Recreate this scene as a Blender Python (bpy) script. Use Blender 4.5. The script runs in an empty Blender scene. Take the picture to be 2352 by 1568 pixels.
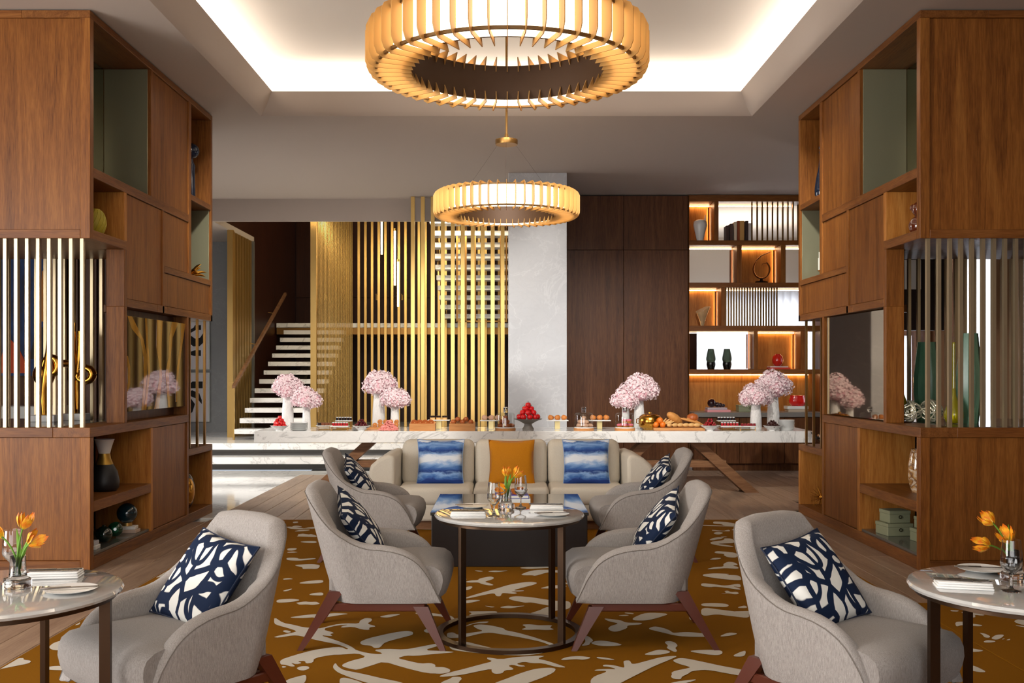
import bpy, bmesh, math, random
from mathutils import Vector, Matrix
PI=math.pi; R=math.radians
S=bpy.context.scene; COL=S.collection
random.seed(7)

# ------------------------------------------------------------------ camera
cam_d=bpy.data.cameras.new('camera'); cam=bpy.data.objects.new('camera',cam_d); COL.objects.link(cam)
cam.location=(0,0,1.6); cam.rotation_euler=(PI/2,0,0)
cam_d.sensor_width=36; cam_d.lens=36*2290/2352; cam_d.shift_x=13/2352; cam_d.shift_y=69/2352
cam_d.clip_start=.05; cam_d.clip_end=100
S.camera=cam
# ------------------------------------------------------------------ world, daylight, exposure
w=bpy.data.worlds.new('world'); S.world=w; w.use_nodes=True
w.node_tree.nodes['Background'].inputs[0].default_value=(.75,.85,1,1)
w.node_tree.nodes['Background'].inputs[1].default_value=.6
S.view_settings.view_transform='Standard'; S.view_settings.look='None'
S.view_settings.exposure=0.2; S.view_settings.gamma=1; S.view_settings.use_curve_mapping=False
S.cycles.use_denoising=True; S.cycles.max_bounces=6; S.cycles.diffuse_bounces=3; S.cycles.glossy_bounces=3; S.cycles.use_adaptive_sampling=True; S.cycles.adaptive_threshold=.1
S.cycles.transmission_bounces=5; S.cycles.transparent_max_bounces=8; S.cycles.sample_clamp_indirect=6
S.cycles.caustics_reflective=False; S.cycles.caustics_refractive=False
def area(name,loc,direction,sx,sy,power,col=(1,1,1),spread=180):
    l=bpy.data.lights.new(name,'AREA'); l.shape='RECTANGLE'; l.size=sx; l.size_y=sy; l.energy=power; l.color=col
    l.spread=R(spread)
    o=bpy.data.objects.new(name,l); COL.objects.link(o); o.location=loc
    o.rotation_euler=Vector(direction).to_track_quat('-Z','Y').to_euler()
    return o
DAY=(1,.965,.93)
area('daylight_left_window',(-7.45,1.6,2.0),(1,.18,-.08),4.6,3.2,560,DAY)      # tall windows of the left wall
area('daylight_rear_window',(-1.0,-3.05,2.1),(0,1,-.06),6.5,3.0,230,DAY)        # windows behind the camera
area('daylight_right_window',(7.62,15.65,1.9),(-1,0,0),1.2,3.0,70,(1,.98,.97)) # windows of the right wall, behind sheer curtains
area('daylight_far_window',(6.45,16.75,1.2),(0,-1,0),.9,2.0,26,(1,.98,.97))
area('daylight_lounge_window',(5.0,22.5,1.7),(0,-1,0),4.4,3.0,130,(1,.98,.96))
area('lounge_fill',(4.6,19.6,3.5),(0,0,1),3,2,60,(1,.90,.80))               # added unseen lamp to brighten the ceiling beyond the bookcase   # room beyond the bookcase
area('daylight_aisle_window',(-7.45,14.4,2.5),(1,.05,-.55),3.4,2.2,140,DAY,120)       # left aisle towards the stairs
area('stair_fill',(-2.2,20.0,7.6),(0,0,-1),4,4,95,(1,.80,.52))            # added warm fill from above, the stair well has no skylight

def spot(name,loc,target,power,angle,col=(1,.96,.90),soft=.12):
    l=bpy.data.lights.new(name,'SPOT'); l.energy=power; l.spot_size=R(angle); l.spot_blend=.8; l.color=col; l.shadow_soft_size=soft
    o=bpy.data.objects.new(name,l); COL.objects.link(o); o.location=loc
    o.rotation_euler=(Vector(target)-Vector(loc)).to_track_quat('-Z','Y').to_euler(); return o
for x,tx in ((-2.1,-2.6),(-.7,-1.0),(.8,.8),(2.1,2.9)):       # added spots out of view, brightening the buffet and column
    spot('buffet_fill_spot',(x,7.6,4.98),(tx,14.0,1.3),760,46)

area('brass_screen_fill',(-1.9,17.15,4.42),(0,.45,-1),3.2,.2,120,(1,.84,.58))     # added lamp hidden behind the fascia to brighten the brass screens

# ------------------------------------------------------------------ mesh helpers
class MB:
    def __init__(s): s.v=[]; s.f=[]
    def add(s,vs,fs):
        o=len(s.v); s.v+= [tuple(p) for p in vs]; s.f+=[tuple(i+o for i in f) for f in fs]; return s
    def box(s,x0,x1,y0,y1,z0,z1):
        if x0>x1:x0,x1=x1,x0
        return s.add([(x0,y0,z0),(x1,y0,z0),(x1,y1,z0),(x0,y1,z0),(x0,y0,z1),(x1,y0,z1),(x1,y1,z1),(x0,y1,z1)],
          [(0,3,2,1),(4,5,6,7),(0,1,5,4),(1,2,6,5),(2,3,7,6),(3,0,4,7)])
    def cbox(s,c,sx,sy,sz): return s.box(c[0]-sx/2,c[0]+sx/2,c[1]-sy/2,c[1]+sy/2,c[2]-sz/2,c[2]+sz/2)
    def rbox(s,x0,x1,y0,y1,z0,z1,r,seg=3):
        bm=bmesh.new(); bmesh.ops.create_cube(bm,size=1)
        for v in bm.verts: v.co=((x0+x1)/2+v.co.x*(x1-x0),(y0+y1)/2+v.co.y*(y1-y0),(z0+z1)/2+v.co.z*(z1-z0))
        bmesh.ops.bevel(bm,geom=bm.edges[:],offset=r,segments=seg,profile=.5,affect='EDGES')
        bm.verts.index_update()
        s.add([v.co[:] for v in bm.verts],[[v.index for v in f.verts] for f in bm.faces]); bm.free(); return s
    def lathe(s,prof,c=(0,0,0),n=24,cap=True,sx=1,sy=1):
        o=[];f=[];m=len(prof)
        for i in range(n):
            a=2*PI*i/n; ca,sa=math.cos(a),math.sin(a)
            for r,z in prof: o.append((c[0]+r*ca*sx,c[1]+r*sa*sy,c[2]+z))
        for i in range(n):
            j=(i+1)%n
            for k in range(m-1): f.append((i*m+k,j*m+k,j*m+k+1,i*m+k+1))
        if cap:
            if prof[0][0]>1e-5: f.append(tuple(i*m for i in range(n))[::-1])
            if prof[-1][0]>1e-5: f.append(tuple(i*m+m-1 for i in range(n)))
        return s.add(o,f)
    def tube(s,pts,r,n=8,flat=1.0,cap=True):
        P=[Vector(p) for p in pts]; m=len(P); o=[];f=[]
        t0=(P[1]-P[0]).normalized(); up=Vector((0,0,1)) if abs(t0.z)<.9 else Vector((1,0,0))
        u=t0.cross(up).normalized()
        for i,p in enumerate(P):
            t=(P[min(i+1,m-1)]-P[max(i-1,0)]).normalized()
            u=(u-t*u.dot(t)).normalized(); b=t.cross(u)
            rr=r[i] if isinstance(r,(list,tuple)) else r
            for k in range(n):
                a=2*PI*k/n; o.append(p+u*(rr*math.cos(a))+b*(rr*flat*math.sin(a)))
        for i in range(m-1):
            for k in range(n):
                l=(k+1)%n; f.append((i*n+k,i*n+l,(i+1)*n+l,(i+1)*n+k))
        if cap: f.append(tuple(range(n))[::-1]); f.append(tuple((m-1)*n+k for k in range(n)))
        return s.add(o,f)
    def beam(s,p0,p1,w,d,side=(0,1,0)):
        p0=Vector(p0);p1=Vector(p1);t=(p1-p0).normalized();b=Vector(side);b=(b-t*b.dot(t)).normalized();u=t.cross(b)
        o=[]
        for p in (p0,p1):
            for a,c in ((-1,-1),(1,-1),(1,1),(-1,1)): o.append(p+u*(a*w/2)+b*(c*d/2))
        return s.add(o,[(0,3,2,1),(4,5,6,7),(0,1,5,4),(1,2,6,5),(2,3,7,6),(3,0,4,7)])
    def prism(s,poly,fn,d0,d1):
        n=len(poly); o=[fn(a,b,d0) for a,b in poly]+[fn(a,b,d1) for a,b in poly]
        f=[tuple(range(n))[::-1],tuple(range(n,2*n))]+[(i,(i+1)%n,n+(i+1)%n,n+i) for i in range(n)]
        return s.add(o,f)
    def grid(s,fn,nu,nv,cu=False,cv=False):
        mu=nu if cu else nu+1; mv=nv if cv else nv+1
        o=[fn(i/nu,j/nv) for i in range(mu) for j in range(mv)]; f=[]
        for i in range(nu):
            for j in range(nv):
                a=(i%mu)*mv+j%mv;b=((i+1)%mu)*mv+j%mv;c=((i+1)%mu)*mv+(j+1)%mv;d=(i%mu)*mv+(j+1)%mv
                f.append((a,b,c,d))
        return s.add(o,f)
    def ball(s,c,r,n=14,m=9,sx=1,sy=1,sz=1,fn=None):
        def g(u,v):
            a=2*PI*u;b=PI*v; d=Vector((math.sin(b)*math.cos(a),math.sin(b)*math.sin(a),math.cos(b)))
            k=fn(d) if fn else 1
            return (c[0]+d.x*r*sx*k,c[1]+d.y*r*sy*k,c[2]+d.z*r*sz*k)
        return s.grid(g,n,m,cu=True)
    def mesh(s,name,mat=None,smooth=None,fix=True):
        me=bpy.data.meshes.new(name); me.from_pydata(s.v,[],s.f)
        if fix:
            bm=bmesh.new(); bm.from_mesh(me); bmesh.ops.remove_doubles(bm,verts=bm.verts,dist=1e-5)
            bmesh.ops.recalc_face_normals(bm,faces=bm.faces); bm.to_mesh(me); bm.free()
        if mat: me.materials.append(mat)
        if smooth is not None:
            me.polygons.foreach_set('use_smooth',[True]*len(me.polygons)); me.set_sharp_from_angle(angle=R(smooth))
        me.update(); return me
def place(name,me,parent=None,loc=(0,0,0),rot=(0,0,0),scale=None):
    o=bpy.data.objects.new(name,me); COL.objects.link(o)
    if parent: o.parent=parent
    o.location=loc; o.rotation_euler=rot
    if scale: o.scale=scale if isinstance(scale,(tuple,list)) else (scale,)*3
    return o
def root_of(o):
    while o.parent: o=o.parent
    return o
def build(mb,name,mat,parent=None,smooth=None,world=True,**kw):
    """one mesh object; with a parent and world=True the mesh is given in world coordinates"""
    if parent is not None and world:
        inv=root_of(parent).matrix_basis.inverted(); mb.v=[tuple(inv@Vector(p)) for p in mb.v]
    return place(name,mb.mesh(name,mat,smooth),parent,**kw)
def tag(o,label,cat,group=None):
    o['label']=label; o['category']=cat
    if group: o['group']=group
    return o
def thing(name,label,cat,loc=(0,0,0),rz=0,group=None):
    o=bpy.data.objects.new(name,None); COL.objects.link(o); o.location=loc; o.rotation_euler=(0,0,rz); o.empty_display_size=.1
    return tag(o,label,cat,group)
def one(mb,name,mat,label,cat,smooth=None,loc=None,rot=(0,0,0),group=None,scale=None):
    """a thing that is a single mesh, given around its own base"""
    return tag(place(name,mb.mesh(name,mat,smooth),None,loc or (0,0,0),rot,scale),label,cat,group)
def struct(mb,name,mat,smooth=None,parent=None):
    o=place(name,mb.mesh(name,mat,smooth),parent); 
    if not parent: o['kind']='structure'
    return o
def dup(o,parent=None,**kw):
    c=o.copy(); COL.objects.link(c); c.parent=parent
    for ch in list(o.children): dup(ch,c)
    for k,v in kw.items():
        if k in('label','group'): c[k]=v
        else: setattr(c,k,v)
    return c
def box(*a): return MB().box(*a)
def pick(l): return l[random.randrange(len(l))]

# ------------------------------------------------------------------ materials
def lin(c): return tuple((x/255/12.92 if x/255<=.04045 else ((x/255+.055)/1.055)**2.4) for x in c)+(1,)
class N:
    def __init__(s,name):
        s.m=bpy.data.materials.new(name); s.m.use_nodes=True; s.t=s.m.node_tree; s.b=s.t.nodes['Principled BSDF']; s.out=s.t.nodes['Material Output']
    def n(s,t,ins=None,**kw):
        x=s.t.nodes.new(t)
        for k,v in kw.items(): setattr(x,k,v)
        for k,v in (ins or {}).items(): s.set(x.inputs[k],v)
        return x
    def set(s,i,v):
        if isinstance(v,bpy.types.NodeSocket): s.t.links.new(v,i)
        else: i.default_value=v
    def p(s,**kw):
        M={'col':'Base Color','rough':'Roughness','metal':'Metallic','spec':'Specular IOR Level','trans':'Transmission Weight','ior':'IOR',
           'emit':'Emission Color','es':'Emission Strength','normal':'Normal','coat':'Coat Weight','coatr':'Coat Roughness','sheen':'Sheen Weight','alpha':'Alpha','sss':'Subsurface Weight'}
        for k,v in kw.items(): s.set(s.b.inputs[M[k]],v)
        return s
    def ramp(s,fac,stops,interp='LINEAR'):
        r=s.n('ShaderNodeValToRGB',{'Fac':fac}); e=r.color_ramp.elements; r.color_ramp.interpolation=interp
        while len(e)<len(stops): e.new(.5)
        for a,(p,c) in zip(e,stops): a.position=p; a.color=c
        return r.outputs[0]
    def pos(s): return s.n('ShaderNodeNewGeometry').outputs['Position']
    def obj(s): return s.n('ShaderNodeTexCoord').outputs['Object']
    def map(s,v,scale=(1,1,1),rot=(0,0,0),loc=(0,0,0)):
        return s.n('ShaderNodeMapping',{'Vector':v,'Scale':scale,'Rotation':rot,'Location':loc}).outputs[0]
    def noise(s,v,scale=5,detail=4,rough=.55,dist=0,out=0):
        return s.n('ShaderNodeTexNoise',{'Vector':v,'Scale':scale,'Detail':detail,'Roughness':rough,'Distortion':dist}).outputs[out]
    def bump(s,h,strength=.3,dist=.01): return s.n('ShaderNodeBump',{'Height':h,'Strength':strength,'Distance':dist}).outputs[0]
    def math(s,op,a,b=0): return s.n('ShaderNodeMath',{0:a,1:b},operation=op).outputs[0]
    def mix(s,f,a,b,mode='MIX'):
        x=s.n('ShaderNodeMix',data_type='RGBA',blend_type=mode); s.set(x.inputs['Factor'],f); s.set(x.inputs['A'],a); s.set(x.inputs['B'],b); return x.outputs['Result']
    def rnd(s): return s.n('ShaderNodeObjectInfo').outputs['Random']
def plain(name,c,rough=.5,metal=0,**kw): return N(name).p(col=lin(c),rough=rough,metal=metal,**kw).m
def wood(name,dark,mid,light,axis='z',rough=.42,fine=1.0,vary=.18):
    m=N(name); sc={'z':(9,9,.55),'x':(.55,9,9),'y':(9,.55,9)}[axis]
    g=m.pos(); off=m.n('ShaderNodeVectorMath',{0:g,1:m.n('ShaderNodeCombineXYZ',{0:m.math('MULTIPLY',m.rnd(),7.0),1:m.math('MULTIPLY',m.rnd(),3.0),2:m.math('MULTIPLY',m.rnd(),5.0)}).outputs[0]},operation='ADD').outputs[0]
    a=m.noise(m.map(off,sc),fine*1.2,6,.6,1.2); f=m.noise(m.map(off,tuple(x*9 for x in sc)),fine*1.6,3,.6)
    c=m.ramp(a,[(.30,lin(dark)),(.5,lin(mid)),(.72,lin(light))])
    c=m.mix(.35,c,m.ramp(f,[(.35,lin(dark)),(.65,lin(light))]),'MIX')
    v=m.n('ShaderNodeHueSaturation',{'Color':c,'Value':m.math('ADD',m.math('MULTIPLY',m.rnd(),vary),1-vary/2)}).outputs[0]
    m.p(col=v,rough=rough,normal=m.bump(f,.08,.004),spec=.28); return m.m
def marble(name,base,vein,vein2,scale=1.0,rough=.12,amt=.5):
    m=N(name); p=m.pos(); q=m.map(p,(1,1,1.3),(.3,.5,.4))
    a=m.noise(q,1.1*scale,8,.62,1.6); b=m.noise(q,3.1*scale,6,.6,2.2)
    va=m.math('ABSOLUTE',m.math('SUBTRACT',a,.5)); vb=m.math('ABSOLUTE',m.math('SUBTRACT',b,.5))
    c=m.mix(m.math('MULTIPLY',m.ramp(va,[(0,(1,1,1,1)),(.018,(0,0,0,1))]),amt),lin(base),lin(vein))
    c=m.mix(m.math('MULTIPLY',m.ramp(vb,[(0,(1,1,1,1)),(.05,(0,0,0,1))]),amt*.35),c,lin(vein2))
    c=m.mix(m.ramp(m.noise(q,.9*scale,4),[(.4,(0,0,0,1)),(.75,(.35,.35,.35,1))]),c,lin(vein2))
    m.p(col=c,rough=rough,spec=.5); return m.m
def fabric(name,a,b,scale=1.0,rough=.9,streak=True):
    m=N(name); o=m.obj()
    f=m.noise(m.map(o,(300*scale,300*scale,45*scale) if streak else (220*scale,)*3),1,3,.7)
    g=m.noise(m.map(o,(700*scale,700*scale,700*scale)),1,2,.5)
    c=m.mix(.35,m.ramp(f,[(.3,lin(a)),(.7,lin(b))]),m.ramp(g,[(.35,lin(a)),(.65,lin(b))]))
    m.p(col=c,rough=rough,spec=.15,sheen=.15,normal=m.bump(g,.25,.002)); return m.m
def brushed(name,c,rough,metal=1.0,axis=(60,60,1)):
    m=N(name); f=m.noise(m.map(m.pos(),axis),3,3,.6)
    m.p(col=lin(c),metal=metal,rough=m.math('ADD',m.math('MULTIPLY',f,.12),rough-.06)); return m.m
W={}
W['oak']=wood('oak_panel',(90,47,13),(128,75,27),(155,100,44))
W['oak_x']=wood('oak_rail_x',(86,45,14),(120,70,28),(146,94,45),'x')
W['oak_y']=wood('oak_rail_y',(86,45,14),(122,72,30),(149,98,48),'y')
W['oak_in']=wood('oak_lining',(138,80,28),(176,112,46),(198,138,68))
W['walnut']=wood('walnut_wall',(64,34,15),(94,55,28),(118,75,43))
W['mahog']=wood('mahogany_wall',(34,14,8),(50,22,12),(64,32,18))
W['leg']=plain('chair_leg_wood',(86,38,22),.35)
W['timber']=wood('trestle_timber',(92,60,38),(124,86,58),(150,112,80),'x')
W['plank']=wood('floor_oak',(124,100,82),(152,128,108),(174,150,128),'y',.36,1.0,.22)
W['board']=wood('beech_board',(176,112,60),(200,138,80),(216,160,104),'x',.5)
BRASS=brushed('brushed_brass',(214,178,108),.34,.9); CHAMP=brushed('champagne_metal',(186,170,138),.36,.8); BRASS_D=brushed('aged_brass',(150,112,62),.36,.95)
BRONZE=brushed('dark_bronze',(84,66,52),.34,.95); GOLD=plain('polished_gold',(205,150,62),.2,1.0)
FINM=None
CREAM=plain('taupe_plaster',(186,172,160),.85); PALE=plain('pale_plaster',(222,214,204),.85); COVE=plain('cove_plaster',(240,234,226),.85)
MARB=marble('white_marble',(242,241,238),(140,138,136),(214,213,211),.8,.10,.5)
MARBF=marble('marble_floor',(226,226,224),(150,150,150),(196,198,198),.7,.07,.5)
GREY=marble('grey_stone',(206,208,212),(236,238,240),(178,181,187),.8,.25,.35)
GREYW=marble('grey_wall_stone',(158,160,159),(190,192,191),(126,129,130),.9,.4,.25)
TOPM=marble('table_marble',(196,197,195),(166,166,165),(180,180,178),1.2,.03,.3); TOPM.node_tree.nodes['Principled BSDF'].inputs['Coat IOR'].default_value=1.8; TOPM.node_tree.nodes['Principled BSDF'].inputs['Coat Weight'].default_value=1; TOPM.node_tree.nodes['Principled BSDF'].inputs['Specular IOR Level'].default_value=.9; TOPM.node_tree.nodes['Principled BSDF'].inputs['Coat Roughness'].default_value=.02
STONE=plain('dark_stone_shelf',(92,90,84),.12)
WHITE=plain('white_ceramic',(238,238,236),.25); WHITEM=plain('white_lacquer',(228,228,224),.4); LINEN=plain('white_linen',(240,240,238),.85)
BLACK=plain('black_lacquer',(14,13,14),.16); NAVYG=plain('ink_blue_glaze',(20,30,48),.1)
CHROME=plain('steel_cutlery',(120,112,106),.2,1.0)
def glassm(name,c=(255,255,255),rough=0,ior=1.45): return N(name).p(col=lin(c),rough=rough,trans=1.0,ior=ior).m
GLASS=glassm('clear_glass')
def pane_mat(name,tint,gl=.12,rough=.02):
    m=N(name); tr=m.n('ShaderNodeBsdfTransparent',{'Color':lin(tint)}); g=m.n('ShaderNodeBsdfGlossy',{'Roughness':rough})
    x=m.n('ShaderNodeMixShader',{0:gl,1:tr.outputs[0],2:g.outputs[0]}); m.t.links.new(x.outputs[0],m.out.inputs[0]); return m.m
PANE=pane_mat('bronze_glass',(150,154,136),.14); CLEARP=pane_mat('clear_thin_glass',(245,247,247),.10)
def emis(name,c,s): return N(name).p(col=(0,0,0,1),emit=lin(c),es=s).m
LED=emis('led_strip',(255,212,160),15); TUBE=emis('pendant_tube',(255,210,150),9); DRUM=emis('lamp_diffuser',(255,232,196),4.8); MIRROR=plain('bronze_mirror_lining',(150,148,124),.03,1.0); OLIVE=plain('olive_reflection',(140,138,112),.18,.35)  # OLIVE: ceiling reflection of the mirror lining painted as a plain colour
# ================================================================== THE SETTING
XL,XR,YR=-7.6,7.7,-3.2
# --- floors
floor=struct(box(-3.2,XR,YR,16.9,-.12,-.02),'floor',plain('subfloor',(70,56,46),.8))
def plank(x0,x1,y0,y1):
    g=.002
    return struct(MB().rbox(x0+g,x1-g,y0+g,y1-g,-.02,0,.0025,1),'plank',W['plank'],None,floor)
for i in range(38):
    x0=-3.2+i*.225; y=(2.2 if i<29 else 10.6)+(i*.83)%2.1; ys=[]
    ye=15.46 if x0<.65 else 16.05
    while y<ye-.01:
        e=min(y+2.1,ye)
        inside=(x0>-2.6 and x0+.225<2.6 and e<10.6)
        if not inside: plank(x0,x0+.225,y,e)
        y=e
for y in (2.2,4.3,6.4,8.5): plank(-3.425,-3.2,y,min(y+2.1,10.89))
mfloor=struct(box(XL,-3.2,YR,16.3,-.12,-.02),'floor_marble',MARBF)
for i in range(3):
    for j in range(4):
        if i<2 or j>0:
            struct(MB().rbox(-3.2-(i+1)*1.3+.0015,-3.2-i*1.3-.0015,16.1-(j+1)*1.3+.0015,16.1-j*1.3-.0015,-.02,0,.002,1),'tile',MARBF,None,mfloor)
for i in range(3):
    struct(MB().rbox(-3.2+i*1.3+.0015,-1.9+i*1.3-.0015,15.463,16.1,-.02,0,.002,1),'tile',MARBF,None,mfloor)
struct(box(.9,XR,16.1,24,-.12,0),'floor_lounge',W['plank'])
# --- marble steps and stair platform
st=struct(box(XL,.02,16.25,24,0,.16),'floor_platform',plain('step_shadow_gap',(86,84,82),.3))  # riser grey has the shade under the lower step painted in
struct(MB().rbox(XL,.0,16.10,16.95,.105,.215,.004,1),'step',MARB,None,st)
struct(box(XL,.0,16.55,24,.16,.31),'plinth',plain('step_recess_shade',(96,94,92),.3),None,st)  # shade below the upper slab put into the grey
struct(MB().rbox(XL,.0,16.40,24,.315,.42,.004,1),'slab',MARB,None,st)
# --- outer walls
struct(box(XL-.2,XL,YR,-.7,0,5.3).box(XL-.2,XL,3.9,12.8,0,5.3).box(XL-.2,XL,16.4,24,0,5.3).box(XL-.2,XL,-.7,3.9,3.6,5.3).box(XL-.2,XL,-.7,3.9,0,.4).box(XL-.2,XL,12.8,16.4,3.7,5.3),'wall_left',W['walnut'])
struct(box(XR,XR+.2,YR,15.0,0,5.3).box(XR,XR+.2,16.3,24,0,5.3).box(XR,XR+.2,15.0,16.3,3.5,5.3).box(XR,XR+.2,15.0,16.3,0,.3),'wall_right',W['walnut'])
struct(box(XL,-2.9,YR-.2,YR,0,5.3).box(3.7,XR,YR-.2,YR,0,5.3).box(-2.9,3.7,YR-.2,YR,3.7,5.3).box(-2.9,3.7,YR-.2,YR,0,.5),'wall_rear',CREAM)
# --- ceiling: soffit with a raised, softly bevelled cove over the lounge
ZC=4.51
ceil=struct(box(XL,-2.8,YR,16.8,ZC,ZC+.1).box(2.8,XR,YR,16.8,ZC,ZC+.1).box(-2.8,2.8,11.36,16.8,ZC,ZC+.1).box(-2.8,2.8,YR,.2,ZC,ZC+.1),'ceiling',CREAM)
def cove_side(parent):
    prof=[(0,0),(.02,.012),(.055,.05),(.10,.115),(.15,.21),(.17,.235),(.12,.235),(-.02,.10)]   # inwards, up
    m=MB()
    x1,y0,y1=2.8,.2,11.36
    n=len(prof); rings=[]
    for a,b in prof:
        rings.append([(-x1+a,y0+a,ZC+b),(x1-a,y0+a,ZC+b),(x1-a,y1-a,ZC+b),(-x1+a,y1-a,ZC+b)])
    vs=[p for r in rings for p in r]; fs=[]
    for i in range(n-1):
        for k in range(4): l=(k+1)%4; fs.append((i*4+k,i*4+l,(i+1)*4+l,(i+1)*4+k))
    m.add(vs,fs); return struct(m,'cove_edge',CREAM,25,parent)
cove_side(ceil)
struct(box(-3.3,3.3,-.3,11.86,5.06,5.16).box(-3.4,-3.3,-.3,11.86,ZC+.1,5.06).box(3.3,3.4,-.3,11.86,ZC+.1,5.06).box(-3.4,3.4,11.86,11.96,ZC+.1,5.06).box(-3.4,3.4,-.4,-.3,ZC+.1,5.06),'ceiling_cove',COVE)
WARM=(1,.90,.78)
for nm,loc,sx,sy in (('cove_light_left',(-3.0,5.8,ZC+.15),.16,11),('cove_light_right',(3.0,5.8,ZC+.15),.16,11),('cove_light_far',(0,11.6,ZC+.15),6,.16),('cove_light_near',(0,0,ZC+.15),6,.16)):
    area(nm,loc,(0,0,1),sx,sy,80 if sx<1 else 44,WARM)
# --- fascia over the stair opening, lower ceiling over the left aisle, stair well
struct(box(XL,.03,16.8,16.9,4.137,ZC),'wall_fascia',CREAM)
struct(box(XL,-4.96,16.9,19.6,4.137,4.24),'ceiling_aisle',CREAM)
struct(box(XL,-4.96,19.5,19.6,.42,4.137),'wall_stone',GREYW)
struct(box(-5.05,-4.965,19.6,23.6,.42,8).box(-5.05,-4.965,16.9,19.6,4.24,8),'wall_stair_left',W['mahog'])
sb=struct(box(-4.96,1.0,23.5,23.6,.42,8),'wall_stair_back',plain('stair_wall_core',(30,12,8),.6))
for i in range(8):
    for z0,z1 in ((.42,3.33),(3.34,7.9)):
        struct(MB().rbox(-4.95+i*.735,-4.95+i*.735+.727,23.47,23.5,z0,z1,.004,1),'panel',W['mahog'],None,sb)
struct(box(.9,1.0,16.9,23.5,0,8),'wall_stair_right',W['mahog'])
struct(box(-5.05,1.0,16.85,23.6,8,8.1).box(-5.05,1.0,16.8,16.9,ZC+.1,8),'ceiling_stair',W['mahog'])
# --- grey stone column
struct(MB().rbox(.03,.886,14.6,16.38,0,ZC,.006,2),'column',GREY)
# --- panelled wood wall right of the column
wb=struct(box(.886,3.0,16.46,16.8,0,ZC),'wall_back',plain('wall_core',(34,20,12),.7))
for x0,x1 in ((.89,1.93),(1.93,2.99)):
    for z0,z1 in ((.10,3.6),(3.6,ZC-.02)):
        struct(MB().rbox(x0+.003,x1-.003,16.40,16.46,z0+.003,z1-.003,.003,1),'panel',W['walnut'],None,wb)
struct(box(.89,3.0,16.42,16.46,0,.10),'baseboard_back',W['walnut'])
# --- room beyond the bookcase
struct(box(1.0,XR,16.9,24,4.6,4.7),'ceiling_lounge',PALE)
struct(box(1.0,2.6,22.6,22.7,0,4.6).box(7.3,XR,22.6,22.7,0,4.6).box(2.6,7.3,22.6,22.7,3.4,4.6),'wall_lounge',PALE)
struct(box(5.22,6.3,16.75,16.9,0,ZC).box(6.3,6.72,16.75,16.9,2.15,ZC).box(6.72,XR,16.75,16.9,0,ZC),'wall_back_right',W['walnut'])
# --- left aisle return wall with dark timber ribs
wr=struct(box(XL,-4.15,12.1,12.25,0,ZC),'wall_left_return',W['walnut'])
for i in range(18):
    struct(box(-5.45+i*.075,-5.41+i*.075,12.06,12.1,0,ZC),'rib',W['walnut'],None,wr)
# --- right aisle bulkhead
struct(box(4.3,5.77,13.0,13.2,2.14,ZC),'wall_bulkhead',plain('dark_bulkhead',(30,20,16),.4))

# ================================================================== STAIRS AND BRASS SCREENS
RISE=.1695; RUN=.347
stair=thing('staircase','floating white marble staircase rising behind the buffet','staircase',(-4,17.24,.42))
me_t=MB().rbox(-.71,.56,-.02,.34,-.085,0,.004,1).mesh('tread',MARB)
for i in range(13):
    place('tread',me_t,stair,(-4.0+.01+4,17.24+i*RUN-17.24,.606+i*RISE-.42))
build(box(-4.05,-3.95,17.3,21.4,.42,.5).beam((-4.0,17.3,.42),(-4.0,21.5,2.45),.10,.16,(1,0,0)),'stringer',plain('dark_stringer',(30,20,14),.5),stair)
build(box(-4.94,.86,21.42,23.46,2.545,2.64),'landing',MARB,stair)
build(box(-4.94,.86,21.44,23.44,2.40,2.54),'landing_edge',BRASS_D,stair)
me_u=MB().rbox(-.85,.85,-.34,.02,-.09,0,.004,1).mesh('tread',MARB)
for i in range(10):
    place('tread',me_u,stair,(-.52+4,21.3-i*.35-17.24,2.81+i*RISE-.42))
for x in (-1.3,.28):
    build(MB().beam((x,21.4,2.72),(x,17.9,4.42),.07,.05,(1,0,0)),'stringer',BRASS_D,stair)
hr=thing('handrail','wooden handrail on a slim post beside the marble stairs','handrail',(-4.72,17.3,.42))
build(MB().beam((-4.72,17.25,1.33),(-4.72,21.3,3.26),.06,.05,(1,0,0)),'rail',W['timber'],hr)
build(box(-4.735,-4.705,17.26,17.29,.42,1.34),'post',BRASS,hr)
for t in (.08,.45,.8):
    y=17.25+4.05*t; z=1.33+1.93*t
    build(MB().tube([(-4.9,y,z-.06),(-4.78,y,z-.08),(-4.72,y,z-.03)],.008,6),'bracket',BRASS,hr)
def screen(name,label,loc,me,pos,mat2=None):
    t=thing(name,label,'screen',loc)
    for p in pos: place('slat',me,t,(p[0]-loc[0],p[1]-loc[1],p[2]-loc[2]))
    return t
slat_a=box(-.032,.032,-.035,.035,0,ZC-.425).mesh('slat',BRASS)
t=screen('brass_screen','row of wide floor to ceiling brass slats left of the grey stone column',(-.8,16.6,.42),slat_a,[(-1.555+.166*i,16.6,.422) for i in range(10)])
slat_b=box(-.026,.026,-.03,.03,0,5.2).mesh('slat',BRASS)
t=screen('brass_screen','row of thin brass slats standing before the upper stair landing',(-1.6,21.37,.42),slat_b,[(-3.16+.143*i,21.37,.422) for i in range(22)])
slat_c=box(-.005,.005,-.016,.016,0,5.4).mesh('slat',BRASS)
t=screen('brass_screen','dense brass slat screen with a wide post beside the marble stairs',(-3.3,17.2,.42),slat_c,[(-3.3,17.40+.132*i,.422) for i in range(31)])
build(box(-3.37,-3.27,17.15,17.27,.42,6),'post',BRASS,t)
slat_d=box(-.02,.02,-.055,.055,0,3.7).mesh('slat',BRASS)
t=screen('brass_screen','short brass slat screen with a broad post next to the grey stone wall',(-4.96,18.6,.42),slat_d,[(-4.94,18.06+.19*i,.422) for i in range(7)])
build(box(-5.0,-4.9,17.86,17.96,.42,4.137),'post',BRASS,t)
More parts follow.
